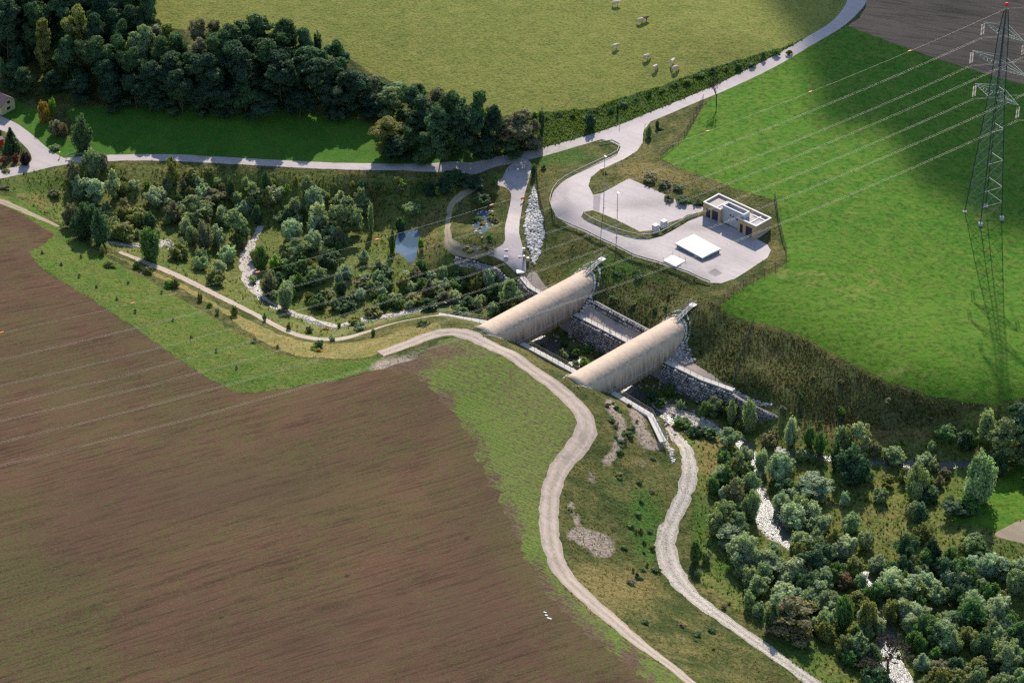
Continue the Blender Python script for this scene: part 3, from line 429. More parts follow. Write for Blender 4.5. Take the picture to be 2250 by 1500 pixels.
# wheel tracks and wear
for i,ov in enumerate(res[3]):
    for q in ov:
        if q in RIDX: MASK[i,:3]=(.75,0,0) if RIDX[q]==0 else (0,.9,.15)
MASK=np.clip(MASK,0,1)
def region_mesh(name,mat,sel,label,cat,dz=0.):
    F=TF[sel]; u,inv=np.unique(F,return_inverse=True); F=inv.reshape(-1,3).astype(np.int32)
    me=mesh_np(name,np.column_stack([TV[u],TZ[u]+dz]),F,M[mat],True)
    ca=me.color_attributes.new('mask','FLOAT_COLOR','POINT'); ca.data.foreach_set('color',MASK[u].ravel())
    return tag(link(name,me),label,cat,kind='structure')
region_mesh('ground','ground',RID==-1,'rough grass land filling the valley between fields and roads','ground')
for i,r in enumerate(REG):
    s=RID==i
    if s.any(): region_mesh(r[0],r[1],s,r[3],r[4])
# ---------------- tunnels ----------------
def tube(a0,label,t0=-7.4,t1=28.5):
    x,y=L2(a0,0); root=empty('railway_tunnel',(x,y,Z0),-math.pi/4,label,'tunnel','concrete tunnel tubes crossing the stream')   # local y = along the tube
    prof=[(RT_-.0,0)]+[(RT_,ZS-Z0)]+[(RT_*math.cos(q),ZS-Z0+RT_*math.sin(q)) for q in np.linspace(0,math.pi,33)[1:-1]]+[(-RT_,ZS-Z0),(-RT_,0)]
    ys=np.linspace(t0,t1,24); n=len(prof); vs=[(p[0],yy,p[1]) for yy in ys for p in prof]; fs=[(j*n+i,j*n+i+1,(j+1)*n+i+1,(j+1)*n+i) for j in range(len(ys)-1) for i in range(n-1)]
    fs+=[(j*n+n-1,j*n,(j+1)*n,(j+1)*n+n-1) for j in range(len(ys)-1)]; fs=[f[::-1] for f in fs]
    fs+=[tuple(range(n)),tuple(range((len(ys)-1)*n,len(ys)*n))[::-1]]
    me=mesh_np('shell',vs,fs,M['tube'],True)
    for p in me.polygons:
        if abs(p.normal.y)>.9 or abs(p.normal.z)>.999 and p.center.z<.1: p.use_smooth=False
    link('shell',me,root)
    mb=MB(); mb.box((0,6.0,ZS-Z0+RT_-.06),(.001,.001,.001)); 
    # raised joint collar over the crown
    for tj in ((20.2,) if a0<5 else ()):
        c=MB(); q=np.linspace(R(38),R(142),15); P=[(1.006*RT_*math.cos(k),ZS-Z0+1.006*RT_*math.sin(k)) for k in q]
        for i in range(14): c.add([(P[i][0],tj,P[i][1]),(P[i+1][0],tj,P[i+1][1]),(P[i+1][0],tj+.35,P[i+1][1]),(P[i][0],tj+.35,P[i][1])],[(0,1,2,3)])
        c.build('joint_strip',M['conc'],root)
    bx=MB(); bx.box((RT_+.10,5.2,1.55),(.16,18,.12)); bx.box((-RT_-.1,9,1.55),(.16,12,.12)); bx.build('drip_ledge',M['greyc'],root)
    for tt,nm in ((1.0,1),(17.6,1)):
        ab=MB(); ab.box((0,tt if tt<5 else tt+.1,-2.35),(2*RT_+1.2,1.8,4.7)); ab.build('abutment',M['greyc'],root)
    return root
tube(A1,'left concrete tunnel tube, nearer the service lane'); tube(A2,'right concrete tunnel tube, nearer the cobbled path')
# ---------------- walls, walkways, railings ----------------
def fz(P): return [(*p,0.0) for p in P]
def line_at(AX,TT,a0,a1,off=0.,step=1.0):
    aas=[a for a in AX if a0<a<a1]; aas=sorted(set([a0,a1]+aas)); return [L2(a,np.interp(a,AX,TT)+off) for a in aas]
def walkway(P,wd,z,label,side=1):
    """slab whose inner edge follows polyline P; width wd to the side"""
    P=[Vector((*p,0)) for p in P]; nrm=[]
    for i in range(len(P)):
        d=(P[min(i+1,len(P)-1)]-P[max(i-1,0)]).normalized(); nrm.append(Vector((-d.y,d.x,0))*side)
    vs=[];fs=[]; zz=z if isinstance(z,list) else [z]*len(P)
    for i,p in enumerate(P):
        q=p+nrm[i]*wd; vs+=[(p.x,p.y,zz[i]-.35),(p.x,p.y,zz[i]+.12),(q.x,q.y,zz[i]+.12),(q.x,q.y,zz[i]-.35)]
    for i in range(len(P)-1):
        b=i*4; fs+=[(b+k,b+(k+1)%4,b+4+(k+1)%4,b+4+k) for k in range(4)]
    fs+=[(0,1,2,3),tuple(len(vs)-4+k for k in (3,2,1,0))]
    return tag(link('walkway',mesh_np('walkway',vs,fs,M['conc'])),label,'walkway',kind='structure')
def resample(P,step):
    P=[Vector(p) for p in P]; L=[0]
    for i in range(1,len(P)): L.append(L[-1]+(P[i]-P[i-1]).length)
    n=max(1,round(L[-1]/step)); out=[]
    for k in range(n+1):
        s=L[-1]*k/n; i=1
        while i<len(P)-1 and L[i]<s: i+=1
        f=(s-L[i-1])/max(1e-6,L[i]-L[i-1]); out.append(P[i-1].lerp(P[i],f))
    return out
def railing(P3,label,h=1.1,step=1.8,name='railing',cat='railing',mat='rail',rails=(1.0,.66,.36),rr=.03,post=.035,group='walkway railings'):
    o=Vector(P3[0]); root=empty(name,o,0,label,cat,group); P=[Vector(p)-o for p in P3]; pp=resample(P,step)
    line=P if len(P)>2 else P
    for k,f in enumerate(rails):
        MB().path([p+Vector((0,0,h*f)) for p in line],rr*(1.5 if k==0 else .8),5).build('handrail' if k==0 else 'mid_rail',M[mat],root)
    pm=mesh_np('post',*(lambda m:(m.v,m.f))(MB().tube((0,0,-.2),(0,0,h),post,None,5)),M[mat])
    for p in pp[:99]: q=link('post',pm,root); q.location=p
    return root
zt=.14
far_mid=line_at(FAR_A,FAR_T,1.9,21.1); walkway([(x,y) for x,y in far_mid],1.15,0,'pale coping walkway on the stone wall between the tunnels',1)
railing([(*p,zt) for p in line_at(FAR_A,FAR_T,1.9,21.1,.12)],'railing on the far stone wall between the two tunnels')
walkway(line_at(FAR_A,FAR_T,28.3,45.5),1.15,0,'pale coping walkway right of the right tunnel',1)
railing([(*p,zt) for p in line_at(FAR_A,FAR_T,28.3,45.5,.12)],'railing on the stone wall right of the right tunnel')
walkway(line_at(FAR_A,FAR_T,-17,-5.4),1.15,0,'pale coping walkway left of the left tunnel, below the service lane',1)
railing([(*p,zt) for p in line_at(FAR_A,FAR_T,-17,-5.4,.12)],'railing on the walkway end below the service lane')
walkway(line_at(NEAR_A,NEAR_T,1.9,21.1),1.25,0,'pale walkway on the near side between the tunnels',-1)
railing([(*p,zt) for p in line_at(NEAR_A,NEAR_T,1.9,21.1,-.1)],'railing on the near walkway between the two tunnels')
walkway(line_at(NEAR_A,NEAR_T,28.3,47.9),1.35,0,'pale bent walkway right of the right tunnel beside the bare slope',-1)
railing([(*p,zt) for p in line_at(NEAR_A,NEAR_T,28.3,47.9,-.1)],'bent railing on the near walkway above the cobbled path')
walkway(line_at(NEAR_A,NEAR_T,-19,-5.4),1.35,0,'pale bent walkway left of the left tunnel by the footpath',-1)
railing([(*p,zt) for p in line_at(NEAR_A,NEAR_T,-19,-5.4,-.1)],'bent railing on the near walkway beside the left footpath')
def stone_wall(P,z0,z1,label,sgn,rad=.40,name='stone_wall',cat='wall',thick=.5,mat='rock',group='stacked stone walls of the stream channel',batter=.5):
    """stones stacked on a battered face"""
    root=empty(name,(*P[0],0),0,label,cat,group); o=np.array([*P[0],0.]); pp=resample([(*p,0) for p in P],rad*1.55); rng=np.random.default_rng(len(P)*7+int(abs(P[0][0])*10))
    C=[];Rr=[]; zz1=z1 if callable(z1) else (lambda p:z1)
    mbv=[];mbf=[]
    for i,p in enumerate(pp):
        d=(pp[min(i+1,len(pp)-1)]-pp[max(i-1,0)]).normalized(); nn=Vector((-d.y,d.x,0))*sgn; top=zz1(p); b0=z0(p) if callable(z0) else z0; H_=top-b0; nrow=max(1,int(H_/(rad*1.45)))
        for k in range(nrow):
            f=(k+.5)/nrow; q=p+nn*((1-f)*batter)+d*rng.uniform(-.1,.1)+(d*rad*.8 if k%2 else d*0); C.append((q.x-o[0],q.y-o[1],b0+H_*f+rng.uniform(-.05,.05))); Rr.append(rad*rng.uniform(.8,1.2))
        q0=p+nn*(batter-.05); q1=p-nn*.0; q2=p-nn*thick
        mbv+=[(q0.x-o[0],q0.y-o[1],b0-.4),(q1.x-o[0],q1.y-o[1],top-.03),(q2.x-o[0],q2.y-o[1],top-.03)]
    for i in range(len(pp)-1): b=3*i; mbf+=[(b,b+1,b+4,b+3),(b+1,b+2,b+5,b+4)]
    link('backing',mesh_np('backing',mbv,mbf,M['darksteel']),root)  # near-black sheet, its colour standing in for shade in the gaps between stones
    Vv,Ff=rocks(np.array(C),np.array(Rr),rng,.85); link('stones',mesh_np('stones',Vv,Ff,M[mat]),root); return root
stone_wall(line_at(FAR_A,FAR_T,1.6,21.4,-.35),-5.2,-.2,'tall dark stone wall between the tunnels under the far walkway',-1)
stone_wall(line_at(FAR_A,FAR_T,28.,45.5,-.35),-5.2,-.2,'tall dark stone wall right of the right tunnel',-1)
stone_wall(line_at(FAR_A,FAR_T,-17,-5.2,-.35),-5.2,-.2,'dark stone wall left of the left tunnel behind willows',-1)
stone_wall(line_at(NEAR_A,NEAR_T,1.6,21.4,.35),-5.2,-.2,'near side stone wall of the channel between the tunnels',1)
stone_wall([L2(45.6,18.6),L2(49,18.2),L2(53,19.5),L2(57,21)],lambda p:-5.2,lambda p:-.5-max(0,(p.x-48)*.25),'curved end of the right stone wall with a pale top edge',-1,.3)
def tl(pxs,dz=0): Q=T(*zip(*pxs)); return [(q[0],q[1]) for q in Q]
stone_wall(tl([(1000,572),(1040,578),(1075,590),(1100,603),(1118,622)]),lambda p:-4.6,lambda p:h1(p.x,p.y)+.9,'curved rubble wall below the service lane at the basin edge',-1,.34,batter=1.2)
stone_wall([L2(a,t) for a,t in [(2.6,21.5),(8,21.3),(14,21.2),(21,21.2)]],0.0,2.2,'low row of big boulders behind the gravel bench',-1,.44,name='boulder_row',group=None,batter=.8)
# stone collars where the tubes enter the hill
def collar(a0,near):
    rng=np.random.default_rng(int(a0+50)+near); C=[];Rr=[]
    for q in np.linspace(R(2),R(178),70):
        for lay in range(2 if not near else 1):
            rr=RT_+.25+.42*lay; ca,sz=a0+rr*math.cos(q),ZS+rr*math.sin(q)-.1
            ts=np.arange(10,30,.25) if not near else np.arange(6,-14,-.25)
            xs,ys=L2(ca,ts); hh=H(xs,ys); k=np.where(hh>sz)[0]
            if len(k)==0: continue
            t=ts[k[0]]+(.25*lay if not near else -.25*lay); x,y=L2(ca,t); C.append((x,y,sz-.02)); Rr.append(rng.uniform(.2,.34) if not near else rng.uniform(.12,.2))
    for sgn in ((1,-1) if not near else ()):
        for z in np.arange(-.2,ZS,.4):
            ca=a0+sgn*(RT_+.3); ts=np.arange(15,30,.25); xs,ys=L2(ca,ts); hh=H(xs,ys); k=np.where(hh>z)[0]
            if len(k): x,y=L2(ca,ts[k[0]]); C.append((x,y,z)); Rr.append(.32); x,y=L2(ca+sgn*.45,ts[k[0]]+.1); C.append((x,y,z)); Rr.append(.3)
    Vv,Ff=rocks(np.array(C),np.array(Rr),rng,.85); return link('stone_collar',mesh_np('stone_collar',Vv,Ff,M['rockw' if not near else 'rockp']))
for a0,wd in ((A1,'left'),(A2,'right')):
    tag(collar(a0,0),'rim of white stones where the %s tunnel enters the upper slope'%wd,'stone rim','stone rims around tunnel ends')
    tag(collar(a0,1),'thin stone rim where the %s tunnel meets the track bank'%wd,'stone rim','stone rims around tunnel ends',kind='stuff')
# ---------------- access stairs above the tunnels ----------------
def stairs(a0,label):
    x,y=L2(a0+.2,24.0); z0=ZS+RT_-.05; root=empty('metal_stair',(x,y,z0),-math.pi/4,label,'stairs','metal stairs above the tunnel ends')
    n=11; run=4.6; rise=max(1.6,h1(*L2(a0,29.2))-z0+.35); w_=1.15
    for i in range(n):
        if i==0: tm=mesh_np('tread',*(lambda m:(m.v,m.f))(MB().box((0,0,0),(w_,.28,.06))),M['stairsteel'])
        q=link('tread',tm,root); q.location=(0,run*(i+.5)/n,rise*(i+.5)/n)
    for s in (-1,1):
        MB().box((s*(w_/2+.04),run/2,rise/2-.05),(.06,math.hypot(run,rise),.22),(1,0,0),(0,run,rise)).build('stringer',M['stairsteel'],root)
        hr=MB(); hr.path([(s*(w_/2+.05),0,1.05),(s*(w_/2+.05),run,rise+1.05),(s*(w_/2+.05),run+1.3,rise+1.05)],.045,5)
        hr.path([(s*(w_/2+.05),0,.55),(s*(w_/2+.05),run,rise+.55),(s*(w_/2+.05),run+1.3,rise+.55)],.03,5)
        for k in range(6): f=k/4; yy=run*min(f,1)+(1.3 if k==5 else 0); zz=rise*min(f,1); hr.tube((s*(w_/2+.05),yy,zz),(s*(w_/2+.05),yy,zz+1.05),.03,None,5)
        hr.build('handrail',M['stairsteel'],root)
    MB().box((0,run+.65,rise),(w_+.2,1.3,.08)).build('landing',M['whitec'],root)
    MB().box((0,-.35,-.05),(w_+.6,.6,.12)).build('foot_grate',M['darksteel'],root); return root
stairs(A1,'small metal stair above the left tunnel end'); stairs(A2,'small metal stair above the right tunnel end')
# ---------------- technical building ----------------
pA=G(1545.5,444,11.4); pB=G(1661.5,498,11.4); U=Vector(pB-pA); LB=math.hypot(U.x,U.y); U.z=0; U.normalize(); Vv_=Vector((-U.y,U.x,0)); DB=5.2; zb=8.0; HB=3.4
bl=empty('utility_building',(pA[0],pA[1],8.0),math.atan2(U.y,U.x),'flat roofed tan and grey technical building at the edge of the yard','building')
def bxp(name,mat,boxes):
    m=MB()
    for (u0,u1,v0,v1,z0,z1) in boxes: m.box(((u0+u1)/2,(v0+v1)/2,(z0+z1)/2),(u1-u0,v1-v0,z1-z0))
    return m.build(name,M[mat],bl)
k=LB/14
def uu(*a): return [x*k for x in a]
w1,w2=4.6*k,9.3*k
# front wing walls with openings
o1,o2,o3,o4=uu(.8,1.95,2.35,4.0); p1,p2,p3,p4=uu(9.75,10.6,11.3,13.0)
bxp('wall','tan',[(0,o1,0,.3,0,HB),(o2,o3,0,.3,0,HB),(o4,w1,0,.3,0,HB),(o1,o2,0,.3,2.3,HB),(o3,o4,0,.3,2.5,HB),(w1-.3,w1,.3,1.0,0,HB)])
bxp('wall','tan',[(w2,p1,0,.3,0,HB),(p2,p3,0,.3,0,HB),(p4,LB,0,.3,0,HB),(p1,p2,0,.3,2.3,HB),(p3,p4,0,.3,2.5,HB),(w2,w2+.3,.3,1.0,0,HB)])
bxp('side_wall','tan',[(LB-.3,LB,.3,DB,.7,HB),(0,.3,.3,DB,0,HB),(.3,LB-.3,DB-.3,DB,0,HB)])
bxp('plinth','greyc',[(LB-.28,LB+.04,.3,DB+.05,-.3,.7)])
for (a,b,h_) in ((o1,o2,2.3),(o3,o4,2.5),(p1,p2,2.3),(p3,p4,2.5)):
    d=bxp('door',"door",[(a-.05,b+.05,.22,.28,0,h_)]); hm=MB().box((b-.2,.19,1.1),(.12,.05,.05)).build('handle',M['steel'],d)
bxp('recess_wall','greyc',[(w1-.05,w1+ (w2-w1)+.9,.75,1.0,0,4.3),(w1-.05,w1+.2,1.0,2.8,HB-.4,4.3),(w2+.65,w2+.9,1.0,2.8,HB-.4,4.3),(w1+.2,w2+.65,2.55,2.8,HB-.4,4.3)])
bxp('duct','darksteel',[(w1+2.2,w1+2.5,.62,.74,2.6,2.9),(w1+2.5,w1+4.3,.66,.74,2.55,2.63),(w1+4.1,w1+4.4,.5,.74,2.3,2.62),(w1+3.2,w1+3.26,.68,.745,2.6,3.4)])
bxp('parapet','whitec',[(-.05,w1,-.05,.3,HB,HB+.12),(w2,LB+.05,-.05,.3,HB,HB+.12),(-.05,.3,.3,DB-.3,HB,HB+.12),(LB-.3,LB+.05,.3,DB-.3,HB,HB+.12),(-.05,LB+.05,DB-.3,DB+.05,HB,HB+.12)])
bxp('tower_coping','whitec',[(w1-.08,w2+.93,.72,1.03,4.3,4.38),(w1-.08,w1+.23,1.03,2.5,4.3,4.38),(w2+.62,w2+.93,1.03,2.5,4.3,4.38),(w1-.08,w2+.93,2.5,2.83,4.3,4.38)])
bxp('roof','roofgravel',[(.3,w1-.05,.3,DB-.3,HB-.55,HB-.45),(w2+.9,LB-.3,.3,DB-.3,HB-.55,HB-.45),(w1-.05,w2+.9,2.8,DB-.3,HB-.55,HB-.45),(w1+.2,w2+.65,1.0,2.55,HB-.3,HB-.2)])
bxp('roof_kerb','whitec',[(w1-1.9,w1-1.6,.3,DB-.3,HB-.45,HB-.28),(w2+2.6,w2+2.9,.3,DB-.3,HB-.45,HB-.28),(w2+1,LB-.3,DB-1.5,DB-1.2,HB-.45,HB-.26)])
# ---------------- tank cover, mat, cabinets ----------------
c=[G(1485,535,8.95),G(1522,513,8.95),G(1582,545,8.95),G(1547,567,8.95)]; ctr=sum(c)/4
Lx=Vector(c[2]-c[1]); Ly=Vector(c[1]-c[0]); Lx.z=Ly.z=0; lx,ly=Lx.length,Ly.length; rot=math.atan2(Lx.y,Lx.x)
tk=empty('tank_cover',(ctr[0],ctr[1],h1(ctr[0],ctr[1])),rot,'long low white metal tank cover in the middle of the yard','tank cover')
MB().box((0,0,.28),(lx-.5,ly-.5,.7)).build('base',M['cladding'],tk)
m=MB(); hx,hy=lx/2,ly/2; m.add([(-hx,-hy,.86),(hx,-hy,.86),(hx,0,1.0),(-hx,0,1.0),(-hx,hy,.86),(hx,hy,.86),(-hx,-hy,.74),(hx,-hy,.74),(hx,hy,.74),(-hx,hy,.74)],[(0,1,2,3),(3,2,5,4),(6,7,1,0),(7,8,5,2,1),(8,9,4,5),(9,6,0,3,4),(9,8,7,6)]); m.build('lid',M['white'],tk)
m=MB(); m.box((0,-hy-.02,.62),(lx,.06,.1)); m.box((hx+.02,0,.62),(.06,ly,.1)); m.build('edge_trim',M['steel'],tk)
m=MB(); 
for i in range(9): m.box((-hx+lx*(i+.5)/9,0,.935),(.05,ly*.98,.012))
c2=[G(1457,573,8.1),G(1478,561,8.1),G(1506,574,8.1),G(1485,587,8.1)]; ct2=sum(c2)/4; L1=Vector(c2[2]-c2[1]); L1.z=0; L3=Vector(c2[1]-c2[0]); L3.z=0
mt=empty('white_hatch',(ct2[0],ct2[1],h1(ct2[0],ct2[1])+.04),math.atan2(L1.y,L1.x),'flat white hatch with thin posts at the yard edge','hatch')
MB().box((0,0,.08),(L1.length,L3.length,.14)).build('panel',M['whitemat'],mt)
for (i,j) in ((-1,-1),(-1,1),(0,1),(1,1),(1,-1),(1,0)):
    MB().tube((i*L1.length/2,j*L3.length/2,-.1),(i*L1.length/2,j*L3.length/2,1.0),.035,None,5).build('post',M['darksteel'],mt)
for (px,py,lb) in ((1440,507,'left one of the two white cabinets on the grass strip'),(1458.5,498,'right one of the two white cabinets on the grass strip')):
    p=T1(px,py); cb=empty('cabinet',(p[0],p[1],p[2]),R(42),lb,'cabinet','white cabinets on the yard island')
    MB().box((0,0,.1),(1.5,1.3,.3)).build('base',M['conc'],cb); MB().box((0,0,.85),(1.15,1.05,1.3)).build('body',M['white'],cb); MB().box((0,0,1.54),(1.25,1.15,.08)).build('lid',M['white'],cb); MB().box((0,-.54,.85),(1.0,.03,1.1)).build('door',M['white'],cb)
# light masts
for (px,py,h_,lb) in ((1326.5,456,13.2,'tall light mast at the entrance of the parking area'),(1355,520,11.2,'tall light mast at the outer edge of the yard')):
    p=T1(px,py); lp=empty('light_mast',(p[0],p[1],p[2]),R(20),lb,'light mast','light masts of the yard')
    MB().tube((0,0,-.3),(0,0,h_),.11,.06,8).build('pole',M['steel'],lp); MB().box((0,0,.04),(.5,.5,.1)).build('base',M['conc'],lp)
    MB().box((0,-.35,h_),(.3,.8,.12)).build('lamp',M['steel'],lp); MB().box((0,0,h_*.6),(.28,.05,.2)).build('bracket',M['darksteel'],lp)
# guard rails
def on_ground(px,dz=0): return [tuple(q+np.array([0,0,dz])) for q in T(*zip(*px))]
def smoothpts(P): 
    C=catmull(np.array(P)[:,:2],False); z=H(C[:,0],C[:,1]); return [(x,y,zz) for (x,y),zz in zip(C.tolist(),z)]
def guardrail(px,label,mat='railsteel',step=4.0,h=.75):
    P=smoothpts(T(*zip(*px))); o=Vector(P[0]); root=empty('guard_rail',o,0,label,'guard rail','guard rails of the yard road'); Q=[Vector(p)-o for p in P][::2]
    m=MB(); 
    for i in range(len(Q)-1):
        a,b=Q[i],Q[i+1]; d=(b-a); 
        m.box((a+b)/2+Vector((0,0,h-.12)),(d.length*1.02,.08,.30),d,Vector((-d.y,d.x,0)))
    m.build('beam',M[mat],root)
    pm=mesh_np('post',*(lambda m:(m.v,m.f))(MB().box((0,0,h/2-.3),(.12,.12,h+.5))),M['steel'])
    for p in resample(Q,step)[:95]: q=link('post',pm,root); q.location=p
guardrail([(1318,318),(1345,313),(1362,322),(1356,337),(1300,364),(1240,394),(1215,419),(1208,447),(1219,476),(1250,496),(1300,518),(1360,547),(1440,578),(1512,602),(1560,623)],'long guard rail around the outer curve of the yard road')
guardrail([(1283,474),(1312,491),(1360,510),(1400,520),(1425,521),(1452,514),(1488,495),(1518,477),(1542,471)],'guard rail along the grass strip inside the yard')
guardrail([(1415,288),(1412,300),(1411,322)],'short rail beside the bush at the road junction',step=2)
guardrail([(146,349),(163,346),(182,345)],'pale bridge rail on the road near the house',step=2,h=1.1)
railing(on_ground([(1113,364),(1119,359),(1151,361)]),'far bridge railing where the service lane leaves the road',1.1,1.6,rails=(1.,.5),group='bridge railings')
railing(on_ground([(1117,376),(1152,376),(1168,374)]),'near dark bridge railing across the service lane',1.2,1.4,mat='darksteel',rails=(1.,.6,.3),group='bridge railings')
# wire fences
def fence(px,label,h=1.7,step=3.2):
    P=T(*zip(*px)); P=densify(P[:,:2],2.2); P=P[:-0] if False else P
    n=len(px); Pw=T(*zip(*px)); C=[]
    for i in range(n-1):
        k_=max(1,int(np.linalg.norm(Pw[i+1,:2]-Pw[i,:2])/2.)); 
        for j in range(k_): C.append(Pw[i,:2]+(Pw[i+1,:2]-Pw[i,:2])*j/k_)
    C.append(Pw[-1,:2]); C=np.array(C); z=H(C[:,0],C[:,1]); P3=[Vector((x,y,zz)) for (x,y),zz in zip(C,z)]; o=P3[0].copy(); Q=[p-o for p in P3]
    root=empty('wire_fence',o,0,label,'fence','wire mesh fences')
    m=MB()
    for kz in np.arange(.15,h,.22):
        for i in range(len(Q)-1): m.tube(Q[i]+Vector((0,0,kz)),Q[i+1]+Vector((0,0,kz)),.016,None,3,False)
    for p in resample(Q,.5): m.tube(p,p+Vector((0,0,h)),.012,None,3,False)
    m.build('mesh_panel',M['darksteel'],root)
    pm=mesh_np('post',*(lambda m:(m.v,m.f))(MB().tube((0,0,-.3),(0,0,h+.1),.045,None,5)),M['darksteel'])
    for p in resample(Q,step)[:95]: q=link('post',pm,root); q.location=p
fence([(1545,222),(1527,256),(1503,302),(1452,345)],'wire fence between the bare tree and the green field corner')
fence([(1702,436),(1711,490),(1728,556),(1727,577),(1690,598),(1645,622),(1605,650),(1571,680)],'wire fence around the right side of the yard')
fence([(1655,712),(1640,755),(1622,800),(1611,850)],'wire fence down the dark slope to the walkway end')
fence([(1178,378),(1184,430),(1195,480),(1200,530)],'wire fence between the service lane and the yard curve')
# riprap and rubble
def rubble(px,n,r0,r1,mat,label,name='rubble',world=None,dz=.0,seed=1,flat=.7):
    P=ppx(px) if world is None else np.array(world); rng=np.random.default_rng(seed); x0,y0=P.min(0);x1,y1=P.max(0); X=rng.uniform(x0,x1,n*4);Y=rng.uniform(y0,y1,n*4); k=pip(P,X,Y); X,Y=X[k][:n],Y[k][:n]
    if world is not None: k=~np.isin(region_at(X,Y),watn) | (rng.uniform(0,1,len(X))<.06); X,Y=X[k],Y[k]
    rr=rng.uniform(r0,r1,len(X))**1.0; Z=H(X,Y)+rr*.2+dz; Vv,Ff=rocks(np.column_stack([X,Y,Z]),rr,rng,flat); return tag(link(name,mesh_np(name,Vv,Ff,M[mat])),label,'stones',kind='stuff')
rubble([(1173,410),(1181,440),(1192,480),(1196,520),(1186,558),(1174,584),(1166,560),(1158,530),(1152,500),(1158,462),(1166,435)],900,.2,.5,'rockw','bright white riprap on the bank beside the service lane',seed=2)
rubble([(1000,570),(1040,574),(1078,584),(1100,597),(1112,612),(1098,606),(1070,594),(1035,584),(1002,582)],420,.15,.35,'rockw','pale riprap edge above the curved rubble wall',seed=3)
for i,r in enumerate(REG):
    if r[0]=='cobble_path': rubble(None,3000,.05,.12,'rockp','loose cobbles on the pale path',world=r[2],seed=4)
    if r[0]=='gravel_bed': 
        A_=abs(sum(r[2][j-1][0]*r[2][j][1]-r[2][j][0]*r[2][j-1][1] for j in range(len(r[2]))))/2; rubble(None,int(min(1500,A_*4.5)),.08,.3,'rockb','white stones: '+r[3],world=r[2],seed=5+i)
rubble(None,300,.2,.5,'rock','dark boulders on the channel floor between the walls',world=[L2(a,t) for a,t in [(-10,3),(44,3),(44,16),(-10,16)]],seed=9)
rubble(None,160,.2,.4,'rock','stones beside the right tunnel above the gravel bench',world=[L2(a,t) for a,t in [(28.6,18.5),(32,19.5),(33,21.5),(28.6,23)]],seed=10,dz=.05)
rubble([(1612,855),(1640,868),(1665,880),(1700,888),(1690,893),(1650,882),(1612,865)],300,.15,.3,'rockw','pale stone edge running right from the walkway end',seed=11)
rubble([(1040,462),(1060,452),(1085,462),(1083,500),(1068,530),(1044,515),(1036,490)],46,.18,.42,'rockw','pale rocks around the tiny garden pond',seed=12)
rubble([(1466,950),(1476,985),(1484,1010),(1478,1020),(1468,990),(1460,960)],160,.15,.32,'rockw','stone edging at the top of the cobbled path',seed=13)
# ---------------- pylon and cables ----------------
base=Vector(G(2160,474,7)); base.z=h1(base.x,base.y)
PY=empty('pylon',base,0,'lattice power pylon with three crossarms and a red ball on top','pylon')
ARM=Vector((.616,-.788,0)); PER=Vector((.788,.616,0)); HT=51.0+(7-base.z)
def hw(z):  # half width of the body
    return np.interp(z,[0,30,45.5,HT],[2.95,1.25,.75,.25])
DA=Vector((.47,-.88,0)); DB_=Vector((.88,.47,0))
def corner(i,z):
    s=[(-1,-1),(1,-1),(1,1),(-1,1)][i%4]; h_=float(hw(z)); return DA*s[0]*h_+DB_*s[1]*h_+Vector((0,0,z))
for i in range(4):
    MB().path([corner(i,z) for z in (0,30,45.5,HT)],.13,4).build('leg',M['darksteel'],PY)
    MB().box(corner(i,0)+Vector((0,0,.1)),(.9,.9,.8)).build('footing',M['greyc'],PY)
br=MB(); zs=[0,4.2,8,11.5,14.6,17.4,20,22.3,24.4,26.4,28.2,30,31.6,33.2,34.8,36.4,38,39.6,41.2,42.8,44.3,45.6,47,48.4,49.6]
for j in range(len(zs)-1):
    for i in range(4):
        a,b=zs[j],zs[j+1]; br.tube(corner(i,a),corner(i+1,b),.048,None,3,False); br.tube(corner(i+1,a),corner(i,b),.048,None,3,False)
        if j in (0,1,3,6,11): br.tube(corner(i,b),corner(i+1,b),.05,None,3,False)
br.build('bracing',M['pylon'],PY)
tips=[]
for (za,hl) in ((45.3+(7-base.z),5.9),(37.6+(7-base.z),8.2),(30.2+(7-base.z),6.4)):
    for s in (-1,1):
        m=MB(); h_=float(hw(za)); tip=ARM*s*hl+Vector((0,0,za+.2)); bl_=[PER*q*h_+ARM*s*h_+Vector((0,0,za-.3)) for q in(-1,1)]; tl_=[PER*q*h_*.8+ARM*s*h_*.8+Vector((0,0,za+1.9)) for q in(-1,1)]
        for p in bl_+tl_: m.tube(p,tip,.07,None,4,False)
        K=7
        for q in range(2):
            for k_ in range(K):
                f0,f1=k_/K,(k_+1)/K; m.tube(bl_[q].lerp(tip,f0),tl_[q].lerp(tip,f1),.035,None,3,False); m.tube(tl_[q].lerp(tip,f1),bl_[q].lerp(tip,f1),.035,None,3,False)
                m.tube(bl_[q].lerp(tip,f0),bl_[1-q].lerp(tip,f1),.035,None,3,False)
        m.build('crossarm',M['pylon'],PY); tips.append((tip,s))
        for q in (-.35,.35):
            im=MB(); a=tip+PER*q; im.tube(a,a-Vector((0,0,.5)),.03,None,4)
            for k_ in range(9): im.tube(a-Vector((0,0,.5+k_*.3)),a-Vector((0,0,.68+k_*.3)),.15,.1,6)
            im.tube(a-Vector((0,0,.5)),a-Vector((0,0,3.6)),.03,None,4); im.build('insulator',M['ins'],PY)
MB().tube((0,0,HT-.6),(0,0,HT+.9),.08,None,5).build('spike',M['pylon'],PY)
import bmesh
bm=bmesh.new(); bmesh.ops.create_uvsphere(bm,u_segments=16,v_segments=10,radius=.45); me=bpy.data.meshes.new('marker_ball'); bm.to_mesh(me); bm.free(); me.materials.append(M['red']); me.polygons.foreach_set('use_smooth',[True]*len(me.polygons)); q=link('marker_ball',me,PY); q.location=(0,0,HT+1.0)
